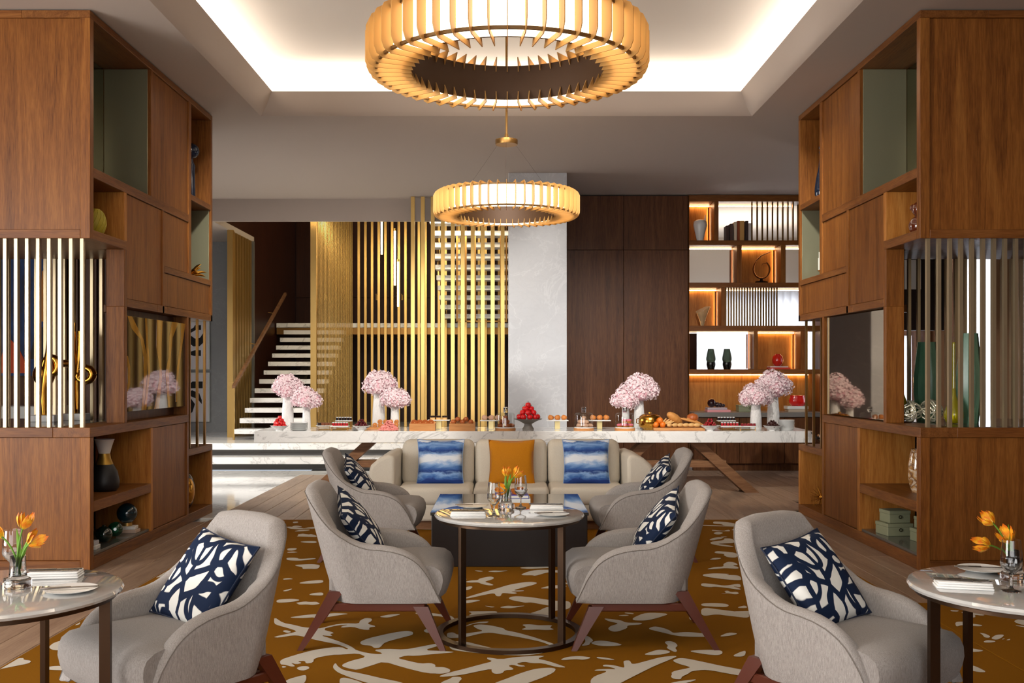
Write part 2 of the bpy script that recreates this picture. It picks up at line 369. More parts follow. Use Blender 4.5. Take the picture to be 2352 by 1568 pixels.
build(box(-4.98,-4.92,19.43,19.49,.42,4.137),'edge_post',plain('grey_metal',(140,138,132),.4,.6),t)
build(box(-5.0,-4.985,17.96,19.43,.42,4.137),'backing',W['mahog'],t)
t=thing('stair_balustrade','brass frame balustrade hanging beneath the upper stair flight','balustrade',(-.45,18.2,2.5))
build(box(-.92,.0,18.18,18.22,2.5,2.53),'rail',BRASS_D,t)
me=box(-.016,.016,-.02,.02,0,1.9).mesh('baluster',BRASS_D)
for x in (-.9,-.74,-.57,-.27,-.1,.0): place('baluster',me,t,(x+.45,0,0))
for x,z0,z1,l in ((-2.5,3.95,4.9,'tallest and highest'),(-2.236,3.33,4.42,'longest'),(-2.17,2.9,3.8,'lowest')):
    t=thing('tube_pendant','slim glowing tube pendant in the stair well, the %s of three'%l,'lamp',(x,20,z0),group='tube pendants over the stairs')
    build(MB().lathe([(.02,z0),(.02,z1)],(x,20,0),10),'tube',TUBE,t,40)
    build(MB().lathe([(.023,z1),(.023,z1+.05)],(x,20,0),10),'cap',BRASS,t,40)
    build(MB().tube([(x,20,z1),(x,20,8)],.004,5),'cord',BLACK,t)
for x,lbl in ((-4.25,'nearest the stair top'),(-3.05,'behind the first thin slats'),(-2.45,'between the tube pendants'),(-1.9,'behind the wide brass slats')):
    t=thing('stair_sconce','small brass wall sconce on the dark stair wall '+lbl,'lamp',(x,23.45,3.3))
    build(box(x-.02,x+.02,23.44,23.47,3.28,3.40),'plate',BRASS,t); build(MB().tube([(x,23.45,3.3),(x,23.38,3.29),(x,23.36,3.42)],.014,6),'arm',BRASS,t,40)

# ================================================================== FRAMED ART ON THE STONE WALL
INK=plain('black_ink',(18,18,20),.7)
def art(name,label,x0,x1,z0,z1,y,blobs):
    t=thing(name,label,'artwork',((x0+x1)/2,y,z0))
    build(box(x0,x1,y-.03,y,z0,z1),'frame',WHITEM,t); build(box(x0+.03,x1-.03,y-.034,y-.03,z0+.03,z1-.03),'paper',plain('art_paper',(236,234,238),.8),t)
    for b in blobs:
        build(MB().prism([(x0+(x1-x0)*u,z0+(z1-z0)*v) for u,v in b],lambda a,b,d:(a,d,b),y-.037,y-.034),'brush_stroke',INK,t)
art('framed_print','white framed black ink brush print, the upper one on the stone wall',-6.62,-5.79,1.64,2.58,19.48,
  [[(.45,.80),(.62,.86),(.66,.92),(.80,.92),(.80,.82),(.68,.82),(.56,.76),(.45,.74)],[(.3,.72),(.5,.74),(.66,.64),(.78,.66),(.86,.76),(.86,.56),(.76,.48),(.62,.48),(.5,.56),(.38,.64)],[(.52,.36),(.66,.4),(.8,.4),(.8,.28),(.64,.28),(.5,.32)]])
art('framed_print','white framed black ink brush print, the lower one on the stone wall',-6.62,-5.79,.62,1.58,19.48,
  [[(.5,.74),(.6,.82),(.84,.82),(.84,.68),(.66,.68),(.52,.68)],[(.4,.6),(.6,.64),(.76,.58),(.82,.44),(.82,.36),(.72,.46),(.56,.52),(.42,.52)],[(.4,.5),(.56,.48),(.66,.36),(.6,.2),(.5,.14),(.42,.14),(.4,.3)]])

# ================================================================== CHANDELIERS
FIN=N('amber_fin'); FIN.p(col=lin((204,160,92)),rough=.45,metal=.1,trans=0)
_d=FIN.n('ShaderNodeBsdfTranslucent',{'Color':lin((208,152,74))}); _x=FIN.n('ShaderNodeMixShader',{0:.35,1:FIN.b.outputs[0],2:_d.outputs[0]}); FIN.t.links.new(_x.outputs[0],FIN.out.inputs[0])
FIN=FIN.m
RIMM=plain('lamp_bronze',(112,84,48),.4,.6); INNER=plain('lamp_inner_drum',(72,46,20),.6,.2)
# fin outline in the radial plane: radius, height
fprof=[(.505,.0),(.70,.0),(.735,.02),(.75,.055),(.75,.215),(.735,.245),(.70,.265),(.505,.265),(.54,.19),(.543,.228),(.686,.228),(.686,.028),(.543,.028),(.54,.075)]
me_fin=MB().prism(fprof,lambda a,b,d:(a,d,b),-.0025,.0025).mesh('fin',FIN)
def ring(m,ra,rb,z0,z1,n=72):
    return m.lathe([(ra,z0),(rb,z0),(rb,z1),(ra,z1),(ra,z0)],n=n,cap=False)
me_drum=ring(MB(),.56,.685,.03,.225).mesh('diffuser',DRUM,40)
me_in=ring(MB(),.545,.558,.03,.225).mesh('inner_drum',INNER,40)
me_rim=ring(ring(MB(),.686,.70,.018,.034),.686,.70,.222,.236).mesh('rim',RIMM,40)
def chandelier(label,c,hub):
    t=thing('ring_chandelier',label,'chandelier',c)
    place('diffuser',me_drum,t); place('inner_drum',me_in,t); place('rim',me_rim,t)
    for i in range(52): place('fin',me_fin,t,rot=(0,0,2*PI*(i+.5)/52-PI/2+2*PI/104))
    build(MB().lathe([(.0,hub),(.112,hub),(.115,hub+.01),(.115,hub+.05),(.03,hub+.055),(.02,hub+.10),(.012,hub+.12),(.012,5.06-c[2])],n=28),'hub',BRASS_D,t,40,world=False)
    for k in range(3):
        a=2*PI*k/3+.5
        build(MB().tube([(.1*math.cos(a),.1*math.sin(a),hub+.02),(.6*math.cos(a),.6*math.sin(a),.22)],.0009,4),'wire',BRONZE,t,world=False)
    return t
chandelier('large amber finned ring chandelier hanging nearest, its top cut by the frame',(.005,5.31,3.168),.95)
chandelier('amber finned ring chandelier hanging farther back, before the stone column',(.002,10.2,3.168),.75)
# ================================================================== SHELVING WALLS EITHER SIDE
def shelving(s,X0,label):
    t=thing('shelving_unit',label,'shelving',(X0,8.0,0))
    def b(a0,a1,y0,y1,z0,z1): return MB().rbox(min(X0+s*a0,X0+s*a1),max(X0+s*a0,X0+s*a1),y0,y1,z0,z1,.003,1)
    def part(n,m,*a): return build(b(*a),n,W[m] if isinstance(m,str) else m,t)
    OUT=2.3; D=.55
    # upper block ------------------------------------------------
    part('top_rail','oak_y',0,D,8.0,11.33,4.44,4.50); part('top_rail','oak_x',D,OUT,8.0,9.5,4.44,4.50)
    part('stile','oak',0,.08,8.0,8.07,2.67,4.44)
    part('front_panel','oak',.08,OUT,8.02,8.06,2.74,4.44); part('front_rail','oak_x',.08,OUT,8.0,8.06,2.67,2.74)
    part('divider','oak',0,D,9.37,9.43,3.25,4.44); part('divider','oak',0,D,10.49,10.57,2.63,4.44)
    part('end_panel','oak',0,D,11.27,11.33,2.17,4.44)
    part('divider','oak_in',0,D,8.72,8.78,2.745,3.17); part('divider','oak',0,.16,8.72,8.78,2.17,2.67); part('divider','oak',0,D,9.69,9.74,2.17,3.17)
    part('shelf','oak_y',0,D,8.07,10.49,3.17,3.25); part('shelf','oak_y',0,OUT,8.06,8.76,2.67,2.745)
    part('soffit_board','oak_x',0.2,OUT,8.76,9.5,2.67,2.745)
    part('shelf','oak_y',0,D,9.74,11.27,2.57,2.63); part('shelf','oak_y',0,.17,8.78,9.55,2.17,2.24); part('shelf','oak_y',0,D,9.55,11.33,2.17,2.24)
    part('shelf','oak_y',0,D,10.57,11.27,3.42,3.48)
    part('door_panel','oak',.014,.05,9.434,10.486,3.254,4.436); part('door_panel','oak',.014,.05,8.784,9.686,2.244,3.166)
    part('door_panel','oak',.014,.05,9.744,10.486,2.634,3.166); part('door_panel','oak',.014,.05,9.744,11.266,2.244,2.566)
    part('niche_back','oak_in',.5,.53,8.07,8.72,2.745,3.17); part('niche_back','walnut',.5,.53,10.57,11.27,3.48,4.44)
    build(b(.44,.446,8.07,9.36,3.252,4.438),'mirror_lining',MIRROR,t); build(b(.03,.44,9.362,9.368,3.252,4.438),'mirror_lining',OLIVE,t); build(b(.5,.506,10.57,11.26,2.632,3.418),'mirror_lining',MIRROR,t); build(b(.02,.5,11.262,11.268,2.632,3.418),'mirror_lining',OLIVE,t)  # far plates carry the mirrored ceiling tone in their olive colour
    # middle open band -------------------------------------------
    part('jamb','oak',0,.16,8.72,8.78,1.15,2.17); part('jamb','oak',0,.16,10.43,10.49,1.15,2.17)
    part('recess_back','walnut',.14,.17,8.78,10.43,1.15,2.17)
    part('counter','oak_y',0,.3,8.0,10.49,1.07,1.15); part('counter_rail','oak_x',.3,OUT,8.0,8.1,1.07,1.15)
    part('counter_stone',STONE,.3,OUT,8.1,9.52,1.08,1.152)
    me=box(-.0135,.0135,-.018,.018,0,1.52).mesh('slat',CHAMP)
    for i in range(24): place('slat',me,t,(s*(.075+.0885*i),.035,1.15))
    for i in range(22): place('slat',me,t,(s*(.33+.0885*i),1.475,1.15))
    me=box(-.012,.012,-.014,.014,0,1.40).mesh('bar',BRASS_D)
    for y in (10.66,10.93,11.2): place('bar',me,t,(s*.05,y-8.0,.78))
    # base --------------------------------------------------------
    part('stile','oak',0,.08,8.0,8.07,0,1.07); part('front_panel','oak',.08,OUT,8.02,8.06,.08,1.07); part('front_rail','oak_x',.08,OUT,8.0,8.06,0,.08)
    part('plinth','oak_y',0,D,8.07,11.33,0,.10); part('shelf_stone',STONE,.02,D,8.07,9.37,.10,.125)
    part('divider','oak_in',0,D,9.37,9.43,.10,1.07); part('divider','oak',0,D,10.43,10.49,.10,1.07)
    part('shelf','oak_y',0,D,8.07,9.37,.465,.55)
    part('door_panel','oak',.014,.05,9.434,10.426,.104,1.066)
    part('ledge','oak_y',0,D,10.49,11.33,.71,.78); part('end_panel','oak_in',0,D,11.27,11.33,.10,.71)
    part('niche_back','oak_in',.52,D,8.07,9.37,.55,1.07); part('niche_back','walnut',.52,D,8.07,9.37,.125,.465); part('niche_back','walnut',.52,D,10.49,11.27,.10,.71)
    part('side_board','walnut',.52,D,8.06,9.4,.10,1.07)
    return t
XA,XB=-3.34,3.32
shelving(-1,XA,'tall oak shelving wall with brass slats on the left of the lounge')
shelving(1,XB,'tall oak shelving wall with brass slats on the right of the lounge')

# glossy painting in the left recess
t=thing('painting','glossy dark brown painting with gold wavy stripes in the left shelving recess','painting',(XA-.06,9.72,1.24),R(-1.6))
build(box(-.02,.02,-.78,.72,0,.86),'canvas',plain('lacquer_brown',(40,24,16),.04,0,coat=1.0),t,world=False)
GOLDP=plain('gold_lacquer',(178,128,34),.05,.0,coat=1.0)
def stripe(pts):
    l=[];r=[]
    for y,z,wd in pts: l.append((y-wd/2,z)); r.append((y+wd/2,z))
    return l+r[::-1]
for pts in ([(-.72,.86,.10),(-.6,.75,.16),(-.44,.66,.07),(-.36,.5,.09),(-.36,.3,.07),(-.42,.0,.05)],[(-.34,.86,.05),(-.31,.6,.05),(-.27,.35,.06),(-.33,.12,.05),(-.36,0,.05)],
            [(0,.86,.15),(-.02,.6,.13),(.02,.4,.05),(.03,.3,.07),(-.04,.1,.10),(-.08,0,.12)],[(.42,.86,.18),(.30,.7,.09),(.26,.5,.06),(.2,.34,.09),(.23,.12,.06),(.25,0,.04)],
            [(.66,.86,.12),(.60,.65,.06),(.5,.4,.06),(.46,.2,.04),(.45,.05,.04)],[(-.77,.5,.02),(-.74,.4,.06),(-.74,.25,.06),(-.77,.18,.02)]):
    build(MB().prism(stripe(pts),lambda a,b,d:(d,a,b),.02,.0212),'gold_stripe',GOLDP,t,world=False)
# bronze mirror in the right recess
t=thing('bronze_mirror','bronze tinted mirror set in the right shelving recess','mirror',(XB+.075,9.62,1.16),R(2.6))
build(box(-.012,.012,-.80,.76,.0,1.0),'mirror_glass',plain('bronze_mirror_glass',(150,134,112),.03,1.0),t,world=False)
build(box(-.02,-.012,.74,.765,0,1.0),'light_trim',CHAMP,t,world=False)

# ================================================================== BOOKCASE IN THE BACK WALL
def bx(px): return (px-1163)/139.63
def bz(py): return 1.6+(853-py)/139.63
case=thing('bookcase','lit oak bookcase with open compartments built into the back wall','bookcase',(4.1,16.4,0))
Y0,Y1=16.38,16.80
XE=5.22
def cb(n,x0,x1,z0,z1,m='oak',y0=Y0,y1=Y1): return build(MB().rbox(x0,x1,y0,y1,z0,z1,.003,1),n,W[m] if isinstance(m,str) else m,case)
cb('side','3.0' and 3.0,bx(1583),0,ZC-.01); cb('side',XE-.06,XE,0,ZC-.01)
rows=[(448,463),(552,563),(649,660),(748,760),(848,858)]
for a,b in rows: cb('shelf',bx(1583),XE-.06,bz(b),bz(a),'oak_x')
cb('divider',bx(1640),bx(1650),bz(552),bz(463)); cb('divider',bx(1692),bx(1703),bz(649),bz(563)); cb('divider',bx(1793),bx(1804),bz(649),bz(563))
cb('divider',bx(1656),bx(1665),bz(748),bz(660)); cb('divider',bx(1731),bx(1740),bz(848),bz(760)); cb('divider',bx(1838),bx(1849),bz(848),bz(760))
for x0,x1,a,b in ((1583,1640,463,552),(1703,1793,563,649),(1583,1656,660,748),(1740,1838,760,848)):
    cb('back_panel',bx(x0),bx(x1),bz(b),bz(a),'oak_in',Y1-.03,Y1)
cb('back_panel',bx(1583),XE-.06,bz(945),bz(858),'oak_in',Y1-.03,Y1)
cb('counter',bx(1583),XE,bz(955),bz(945),plain('grey_counter',(128,124,120),.3),16.0,Y1)
for i in range(6):
    x0=3.02+i*.365; cb('cabinet_door',x0+.003,x0+.362,.12,bz(956),'walnut',16.04,16.08)
cb('base',3.02,XE,0,.12,'walnut',16.1,16.2); cb('carcass',3.02,XE,.12,bz(957),'walnut',16.08,Y1)
# LED strips at the head of the compartments
for x0,x1,y in ((1584,1639,464),(1651,1830,464),(1584,1691,564),(1704,1792,564),(1805,1870,564),(1584,1655,661),(1666,1870,661),(1584,1730,761),(1741,1837,761),(1850,1870,761),(1584,1870,859)):
    cb('led_strip',bx(x0),min(bx(x1),XE-.07),bz(y)-.018,bz(y)-.004,LED,Y1-.075,Y1-.05)
for x,a,b in ((1638,466,550),(1689,566,647),(1791,566,647),(1654,663,746),(1728,763,846),(1836,763,846)):
    cb('led_strip',bx(x)-.012,bx(x)-.002,bz(b),bz(a)-.03,LED,Y1-.06,Y1-.045); cb('led_cover',bx(x)-.022,bx(x),bz(b),bz(a)-.02,'oak',Y1-.08,Y1-.072)
me1=box(-.011,.011,-.012,.012,0,bz(463)-bz(552)).mesh('slat',BRASS_D)
for i in range(9): place('slat',me1,case,(bx(1729)+i*.085-4.1,.06,bz(552)))
for i in range(9): place('slat',me1,case,(bx(1752)+i*.085-4.1,.36,bz(552)))
me2=box(-.011,.011,-.012,.012,0,bz(660)-bz(748)).mesh('slat',BRASS_D)
for i in range(20): place('slat',me2,case,(bx(1670)+i*.0445-4.1,.10,bz(748)))

# ================================================================== CURTAINS AND WINDOWS
SHEER=N('sheer_curtain'); SHEER.p(col=lin((245,246,250)),rough=.9)
_a=SHEER.n('ShaderNodeBsdfTranslucent',{'Color':lin((246,248,252))}); _x=SHEER.n('ShaderNodeMixShader',{0:.7,1:SHEER.b.outputs[0],2:_a.outputs[0]}); SHEER.t.links.new(_x.outputs[0],SHEER.out.inputs[0]); SHEER=SHEER.m
DRAPE=plain('beige_drape',(158,120,86),.9)
def curtain(name,label,p0,p1,z0,z1,mat,waves,amp,gather=None):
    p0=Vector(p0);p1=Vector(p1);d=p1-p0;nrm=Vector((-d.y,d.x)).normalized()
    m=MB(); n=waves*8; o=[];f=[]
    zs=[z0+(z1-z0)*k/8 for k in range(9)]
    for th in (-.004,.004):
        for i in range(n+1):
            u=i/n
            for z in zs:
                g=gather(z) if gather else 1
                q=p0+d*(u*g)+nrm*(amp*math.sin(u*waves*2*PI)+th); o.append((q.x,q.y,z))
    q=len(zs)*(n+1); k=len(zs)
    for s in (0,q):
        for i in range(n):
            for j in range(k-1): f.append((s+i*k+j,s+(i+1)*k+j,s+(i+1)*k+j+1,s+i*k+j+1))
    m.add(o,f); return one(m,name,mat,label,'curtain',60)
curtain('sheer_curtain','white sheer curtain over the window of the right wall',(7.45,14.95),(7.45,16.35),.0,3.55,SHEER,10,.03)
curtain('sheer_curtain','white sheer curtain over the window in the far right corner',(6.25,16.68),(6.78,16.68),.0,2.2,SHEER,5,.03)
curtain('sheer_curtain','white sheer curtain seen through the open bookcase compartments',(3.6,22.3),(7.2,22.3),.0,3.4,SHEER,22,.04)
curtain('drape','beige drape tied back beside the bright window of the right wall',(7.25,16.62),(7.25,16.2),.0,3.6,DRAPE,4,.04,lambda z:.5+.5*min(1,abs(z-1.3)/2.3))
curtain('drape','beige drape hanging at the near end of the right wall window',(7.25,14.3),(7.25,14.9),.0,3.6,DRAPE,6,.05)
one(MB().rbox(3.3,4.1,-.05,.05,0,3.2,.01,1),'wardrobe_panel',W['mahog'],'dark timber pier panel seen through the lower bookcase opening','panel',loc=(0,21.5,0))
one(box(-.14,.14,-.02,.02,0,.38),'framed_print',WHITEM,'white picture panel on the dark bulkhead behind the right slats','artwork',loc=(5.25,12.98,2.67))
# colourful canvas behind the left slats
t=thing('canvas_painting','large blue and orange abstract canvas seen through the left brass slats','painting',(-5.75,12.05,1.55))
m=N('canvas_blue'); c=m.ramp(m.noise(m.map(m.obj(),(1.6,1,.9)),1.4,4,.6,1.0),[(.32,lin((6,22,60))),(.5,lin((10,60,120))),(.62,lin((24,52,74))),(.75,lin((160,165,160)))]); m.p(col=c,rough=.6)
build(box(-6.4,-5.42,11.95,12.0,1.55,3.05),'canvas',m.m,t); build(box(-5.42,-5.30,11.95,12.0,1.5,3.1),'white_edge',WHITEM,t)
build(MB().prism([(-6.1,1.58),(-5.7,1.58),(-5.85,1.9),(-5.98,2.02)],lambda a,b,d:(a,d,b),11.94,11.95),'orange_patch',plain('paint_orange',(214,74,20),.6),t)
build(MB().prism([(-5.6,2.2),(-5.44,2.2),(-5.44,2.9),(-5.56,2.8)],lambda a,b,d:(a,d,b),11.94,11.95),'ochre_patch',plain('paint_ochre',(190,120,30),.6),t)
build(MB().prism([(-5.72,1.75),(-5.45,1.75),(-5.45,2.15),(-5.62,2.12)],lambda a,b,d:(a,d,b),11.94,11.95),'black_patch',plain('paint_black',(12,12,16),.6),t)
one(MB().rbox(-.75,.75,-.2,.2,0,1.2,.01,1),'console',WHITEM,'white console standing under the blue and orange canvas','console',loc=(-5.95,11.7,0))

# ================================================================== RUGS
RUGC=N('mustard_pile'); n_=RUGC.noise(RUGC.map(RUGC.pos(),(30,30,30)),6,3,.6); RUGC.p(col=RUGC.mix(n_,lin((124,80,8)),lin((140,92,13))),rough=.95,spec=.1,normal=RUGC.bump(RUGC.noise(RUGC.pos(),420,2),.35,.003)); RUGC=RUGC.m
RUGW=N('ivory_pile'); RUGW.p(col=lin((206,200,188)),rough=.95,spec=.1,normal=RUGW.bump(RUGW.noise(RUGW.pos(),420,2),.35,.003)); RUGW=RUGW.m
RUG_STROKES=[(-1.501,6.448,-1.41,6.296,-1.335,6.25,-1.257,6.186,-1.171,6.169,-1.151,6.16,-1.084,6.25,-1.016,6.287,-0.928,6.277,-0.933,6.361,-0.905,6.428,-0.866,6.409,-0.856,6.352,-0.879,6.277,-0.805,6.208,-0.852,6.186,-0.84,6.124,-0.886,6.133,-0.956,6.204,-1.025,6.178,-1.027,6.213,-0.986,6.25,-1.054,6.241,-1.138,6.142,-1.041,6.055,-1.068,6.029,-1.039,5.979,-1.122,6.004,-1.036,5.921,-0.94,5.816,-0.884,5.738,-0.854,5.677,-0.778,5.618,-0.713,5.596,-0.695,5.618,-0.76,5.685,-0.689,5.708,-0.581,5.692,-0.502,5.746,-0.4,5.824,-0.38,5.785,-0.474,5.677,-0.347,5.662,-0.283,5.64,-0.406,5.603,-0.507,5.566,-0.561,5.574,-0.605,5.523,-0.543,5.474,-0.465,5.418,-0.414,5.432,-0.383,5.398,-0.384,5.357,-0.332,5.351,-0.292,5.284,-0.333,5.239,-0.419,5.246,-0.546,5.344,-0.671,5.46,-0.73,5.384,-0.794,5.304,-0.832,5.324,-0.882,5.364,-0.889,5.405,-0.852,5.474,-0.776,5.545,-0.837,5.618,-0.924,5.591,-0.977,5.588,-1.065,5.523,-1.054,5.439,-1.089,5.418,-1.106,5.474,-1.146,5.46,-1.112,5.432,-1.138,5.405,-1.178,5.439,-1.135,5.371,-1.157,5.364,-1.197,5.398,-1.226,5.405,-1.245,5.488,-1.19,5.574,-1.107,5.677,-1.012,5.738,-0.95,5.746,-0.911,5.692,-0.904,5.715,-0.98,5.801,-1.078,5.864,-1.148,5.913,-1.234,5.987,-1.282,6.004,-1.358,5.946,-1.397,5.962,-1.295,6.064,-1.28,6.098,-1.349,6.169,-1.423,6.232,-1.462,6.277),
(-1.372,6.098,-1.353,6.124,-1.308,6.081,-1.328,6.05),
(-0.862,5.848,-0.826,5.929,-0.707,6.047,-0.615,6.107,-0.569,6.081,-0.563,6.013,-0.609,5.962,-0.715,5.848,-0.726,5.731,-0.759,5.723,-0.783,5.777,-0.836,5.785),
(-1.124,5.337,-1.107,5.371,-1.067,5.371,-1.051,5.331,-1.075,5.291,-1.105,5.304),
(-0.93,5.432,-0.906,5.364,-0.864,5.298,-0.769,5.246,-0.642,5.157,-0.519,5.083,-0.488,5,-0.665,5.047,-0.795,5.157,-0.889,5.258,-0.928,5.337,-0.935,5.391),
(-0.864,5.157,-0.836,5.176,-0.731,5.089,-0.696,5,-0.834,5),
(-1.138,5.132,-1.056,5.22,-1.042,5.195,-1.029,5.12,-1.033,5.012,-1.122,5.012),
(-1.323,6.467,-1.27,6.487,-1.185,6.497,-1.147,6.556,-1.022,6.536,-1.088,6.497,-1.139,6.457,-1.199,6.419,-1.26,6.438),
(-0.823,6.457,-0.762,6.516,-0.684,6.53,-0.728,6.467,-0.762,6.432,-0.801,6.438),
(-0.607,6.566,-0.494,6.556,-0.404,6.507,-0.348,6.467,-0.318,6.333,-0.37,6.352,-0.405,6.457,-0.518,6.487,-0.578,6.507),
(-0.51,6.107,-0.487,6.16,-0.435,6.195,-0.375,6.186,-0.418,6.081,-0.483,6.05),
(-1.204,5.377,-1.178,5.357,-1.195,5.337,-1.208,5.357),
(-0.259,6.597,-0.166,6.597,-0.063,6.603,-0.06,6.556,-0.096,6.507,-0.052,6.477,-0.124,6.457,-0.173,6.483,-0.25,6.487,-0.223,6.546),
(0.072,6.438,0.166,6.556,0.269,6.69,0.319,6.69,0.306,6.526,0.265,6.467,0.252,6.507,0.177,6.419),
(-0.266,6.186,-0.236,6.259,-0.168,6.324,-0.107,6.333,-0.125,6.287,-0.195,6.287,-0.248,6.213),
(-0.212,6.232,-0.167,6.259,-0.096,6.232,-0.013,6.16,-0.008,6.116,0.064,6.064,0.16,5.962,0.236,5.864,0.277,5.808,0.287,5.761,0.266,5.761,0.213,5.848,0.128,5.921,0.019,5.996,-0.044,6.029,-0.098,6.064,-0.161,6.038,-0.238,5.962,-0.291,5.942,-0.352,5.937,-0.363,6.047,-0.324,6.072,-0.294,6.004,-0.22,6.055,-0.135,6.098,-0.182,6.151),
(0.094,6.25,0.14,6.259,0.172,6.25,0.204,6.232,0.293,6.241,0.267,6.178,0.299,6.133,0.246,6.119,0.192,6.133,0.133,6.124,0.087,6.133,0.129,6.186),
(-0.335,5.864,-0.243,5.864,-0.154,5.785,-0.067,5.708,0.046,5.606,0.123,5.662,0.196,5.723,0.28,5.7,0.184,5.603,0.092,5.566,-0.108,5.603,-0.234,5.647,-0.325,5.692),
(-0.354,5.188,-0.311,5.246,-0.221,5.324,-0.144,5.398,-0.072,5.46,-0.106,5.502,-0.106,5.538,-0.032,5.495,0.058,5.545,0.224,5.574,0.168,5.509,0.22,5.474,0.274,5.411,0.326,5.344,0.271,5.351,0.198,5.425,0.138,5.425,0.098,5.453,0.049,5.411,0.108,5.371,0.076,5.357,0.033,5.398,0.009,5.377,0.04,5.324,0.032,5.304,-0.007,5.298,-0.023,5.239,-0.062,5.233,-0.078,5.271,-0.078,5.324,-0.156,5.271,-0.236,5.214,-0.323,5.182),
(-0.392,5.344,-0.342,5.357,-0.3,5.317,-0.297,5.265,-0.334,5.235,-0.385,5.239),
(-0.336,5.089,-0.29,5.151,-0.28,5.182,-0.238,5.182,-0.229,5.145,-0.242,5.108,-0.245,5,-0.341,5),
(-0.067,5.071,-0.003,5.145,0.075,5.246,0.155,5.324,0.235,5.344,0.266,5.324,0.251,5.258,0.189,5.169,0.091,5.059,0.052,4.977,-0.096,4.977),
(0.299,5.495,0.338,5.545,0.41,5.562,0.477,5.53,0.424,5.485,0.385,5.502,0.31,5.481),
(0.503,5.545,0.551,5.53,0.604,5.488,0.563,5.485,0.5,5.516),
(0.454,5.987,0.49,5.987,0.516,5.88,0.49,5.832,0.482,5.785,0.429,5.761,0.465,5.848,0.467,5.929),
(0.489,5.824,0.524,5.872,0.568,5.88,0.634,5.84,0.679,5.785,0.617,5.761,0.532,5.769),
(0.549,6.587,0.598,6.648,0.64,6.617,0.615,6.566,0.57,6.556),
(0.721,6.483,0.772,6.503,0.804,6.491,0.768,6.467),
(0.779,6.566,0.836,6.55,0.832,6.516,0.777,6.542),
(0.807,6.38,0.82,6.428,0.916,6.566,1.077,6.536,0.983,6.428,0.896,6.352,0.82,6.352),
(0.623,6.409,0.673,6.39,0.735,6.352,0.752,6.296,0.86,6.296,0.844,6.25,0.754,6.232,0.749,6.16,0.661,6.064,0.623,6.133,0.645,6.213,0.713,6.277,0.648,6.333),
(0.869,6.147,0.922,6.213,0.978,6.16,1.005,6.098,1.01,6.047,1.086,6.072,1.151,6.06,1.216,6.021,1.208,5.962,1.111,5.962,1.025,5.979,0.93,6.081),
(1.266,5.962,1.35,6.064,1.407,6.038,1.351,5.987),
(0.924,5.848,0.959,5.872,0.988,5.84,0.993,5.769,0.968,5.723,0.971,5.662,0.953,5.632,0.917,5.723,0.938,5.769),
(0.767,5.588,0.821,5.647,0.87,5.689,0.917,5.67,0.931,5.635,0.875,5.588,0.811,5.577),
(1.028,5.655,1.1,5.68,1.181,5.685,1.227,5.662,1.214,5.603,1.183,5.574,1.124,5.588),
(1.253,5.552,1.323,5.64,1.364,5.67,1.325,5.545),
(0.437,5.169,0.549,5.284,0.462,5.284,0.48,5.308,0.536,5.317,0.591,5.311,0.552,5.357,0.517,5.364,0.528,5.398,0.583,5.384,0.626,5.337,0.635,5.351,0.64,5.46,0.658,5.474,0.678,5.474,0.68,5.391,0.78,5.474,0.868,5.545,0.963,5.566,0.9,5.488,0.802,5.377,0.704,5.246,0.612,5.12,0.544,5.024,0.423,5),
(0.91,5.474,0.959,5.523,1.005,5.505,1.075,5.446,1.16,5.371,1.246,5.311,1.276,5.271,1.246,5.182,1.169,5.233,1.064,5.308,0.979,5.278,0.955,5.233,0.911,5.182,0.9,5.138,0.863,5.145,0.854,5.182,0.868,5.22,0.869,5.252,0.894,5.284,0.973,5.331,0.989,5.351,0.929,5.418),
(0.83,5.083,0.969,5.138,0.978,5.126,0.907,5.071,0.801,5),
(1.177,6.448,1.236,6.507,1.22,6.371,1.176,6.361),
(1.346,6.669,1.409,6.638,1.491,6.566,1.594,6.546,1.563,6.419,1.469,6.467,1.376,6.526,1.31,6.487),
(-0.258,7.958,-0.223,7.958,-0.178,7.92,-0.221,7.907),
(-0.155,7.914,-0.099,7.958,-0.045,7.942,0.021,7.964,-0.028,7.914,-0.085,7.885),
(0.112,7.795,0.18,7.925,0.257,7.987,0.381,7.98,0.476,7.925,0.46,7.816,0.377,7.892,0.324,7.881,0.223,7.742,0.202,7.773,0.133,7.769),
(-0.319,7.517,-0.271,7.577,-0.217,7.583,-0.206,7.648,-0.122,7.731,-0.091,7.669,-0.111,7.607,-0.169,7.527,-0.126,7.478,-0.09,7.41,-0.125,7.394,-0.184,7.448,-0.21,7.507,-0.268,7.497),
(-0.34,7.24,-0.292,7.352,-0.256,7.371,-0.248,7.334,-0.268,7.259,-0.311,7.218,-0.337,7.186),
(-0.326,6.941,-0.234,7.079,-0.169,7.168,-0.082,7.277,0.024,7.429,0.128,7.507,0.192,7.527,0.237,7.488,0.197,7.41,0.126,7.334,0.039,7.222,0.14,7.231,0.103,7.195,0.023,7.195,0.083,7.15,0.054,7.11,-0.017,7.15,-0.033,7.132,-0.04,7.044,-0.072,7.044,-0.085,7.15,-0.174,7.07,-0.25,6.992,-0.303,6.958),
(-0.323,6.89,-0.248,6.932,-0.171,6.924,-0.215,6.874,-0.263,6.828,-0.32,6.824),
(0.014,6.966,0.03,7.026,0.081,7.047,0.179,7.009,0.273,6.941,0.367,6.89,0.444,6.89,0.43,6.665,0.316,6.618,0.301,6.528,0.255,6.468,0.253,6.513,0.182,6.439,0.074,6.432,0.13,6.513,0.213,6.611,0.26,6.704,0.311,6.744,0.23,6.808,0.167,6.857,0.129,6.841,0.099,6.874,0.053,6.907),
(-0.152,6.76,-0.114,6.744,-0.072,6.72,-0.106,6.704),
(-0.046,6.712,0.003,6.76,0.059,6.744,0.135,6.763,0.085,6.72,0.029,6.684,-0.023,6.693),
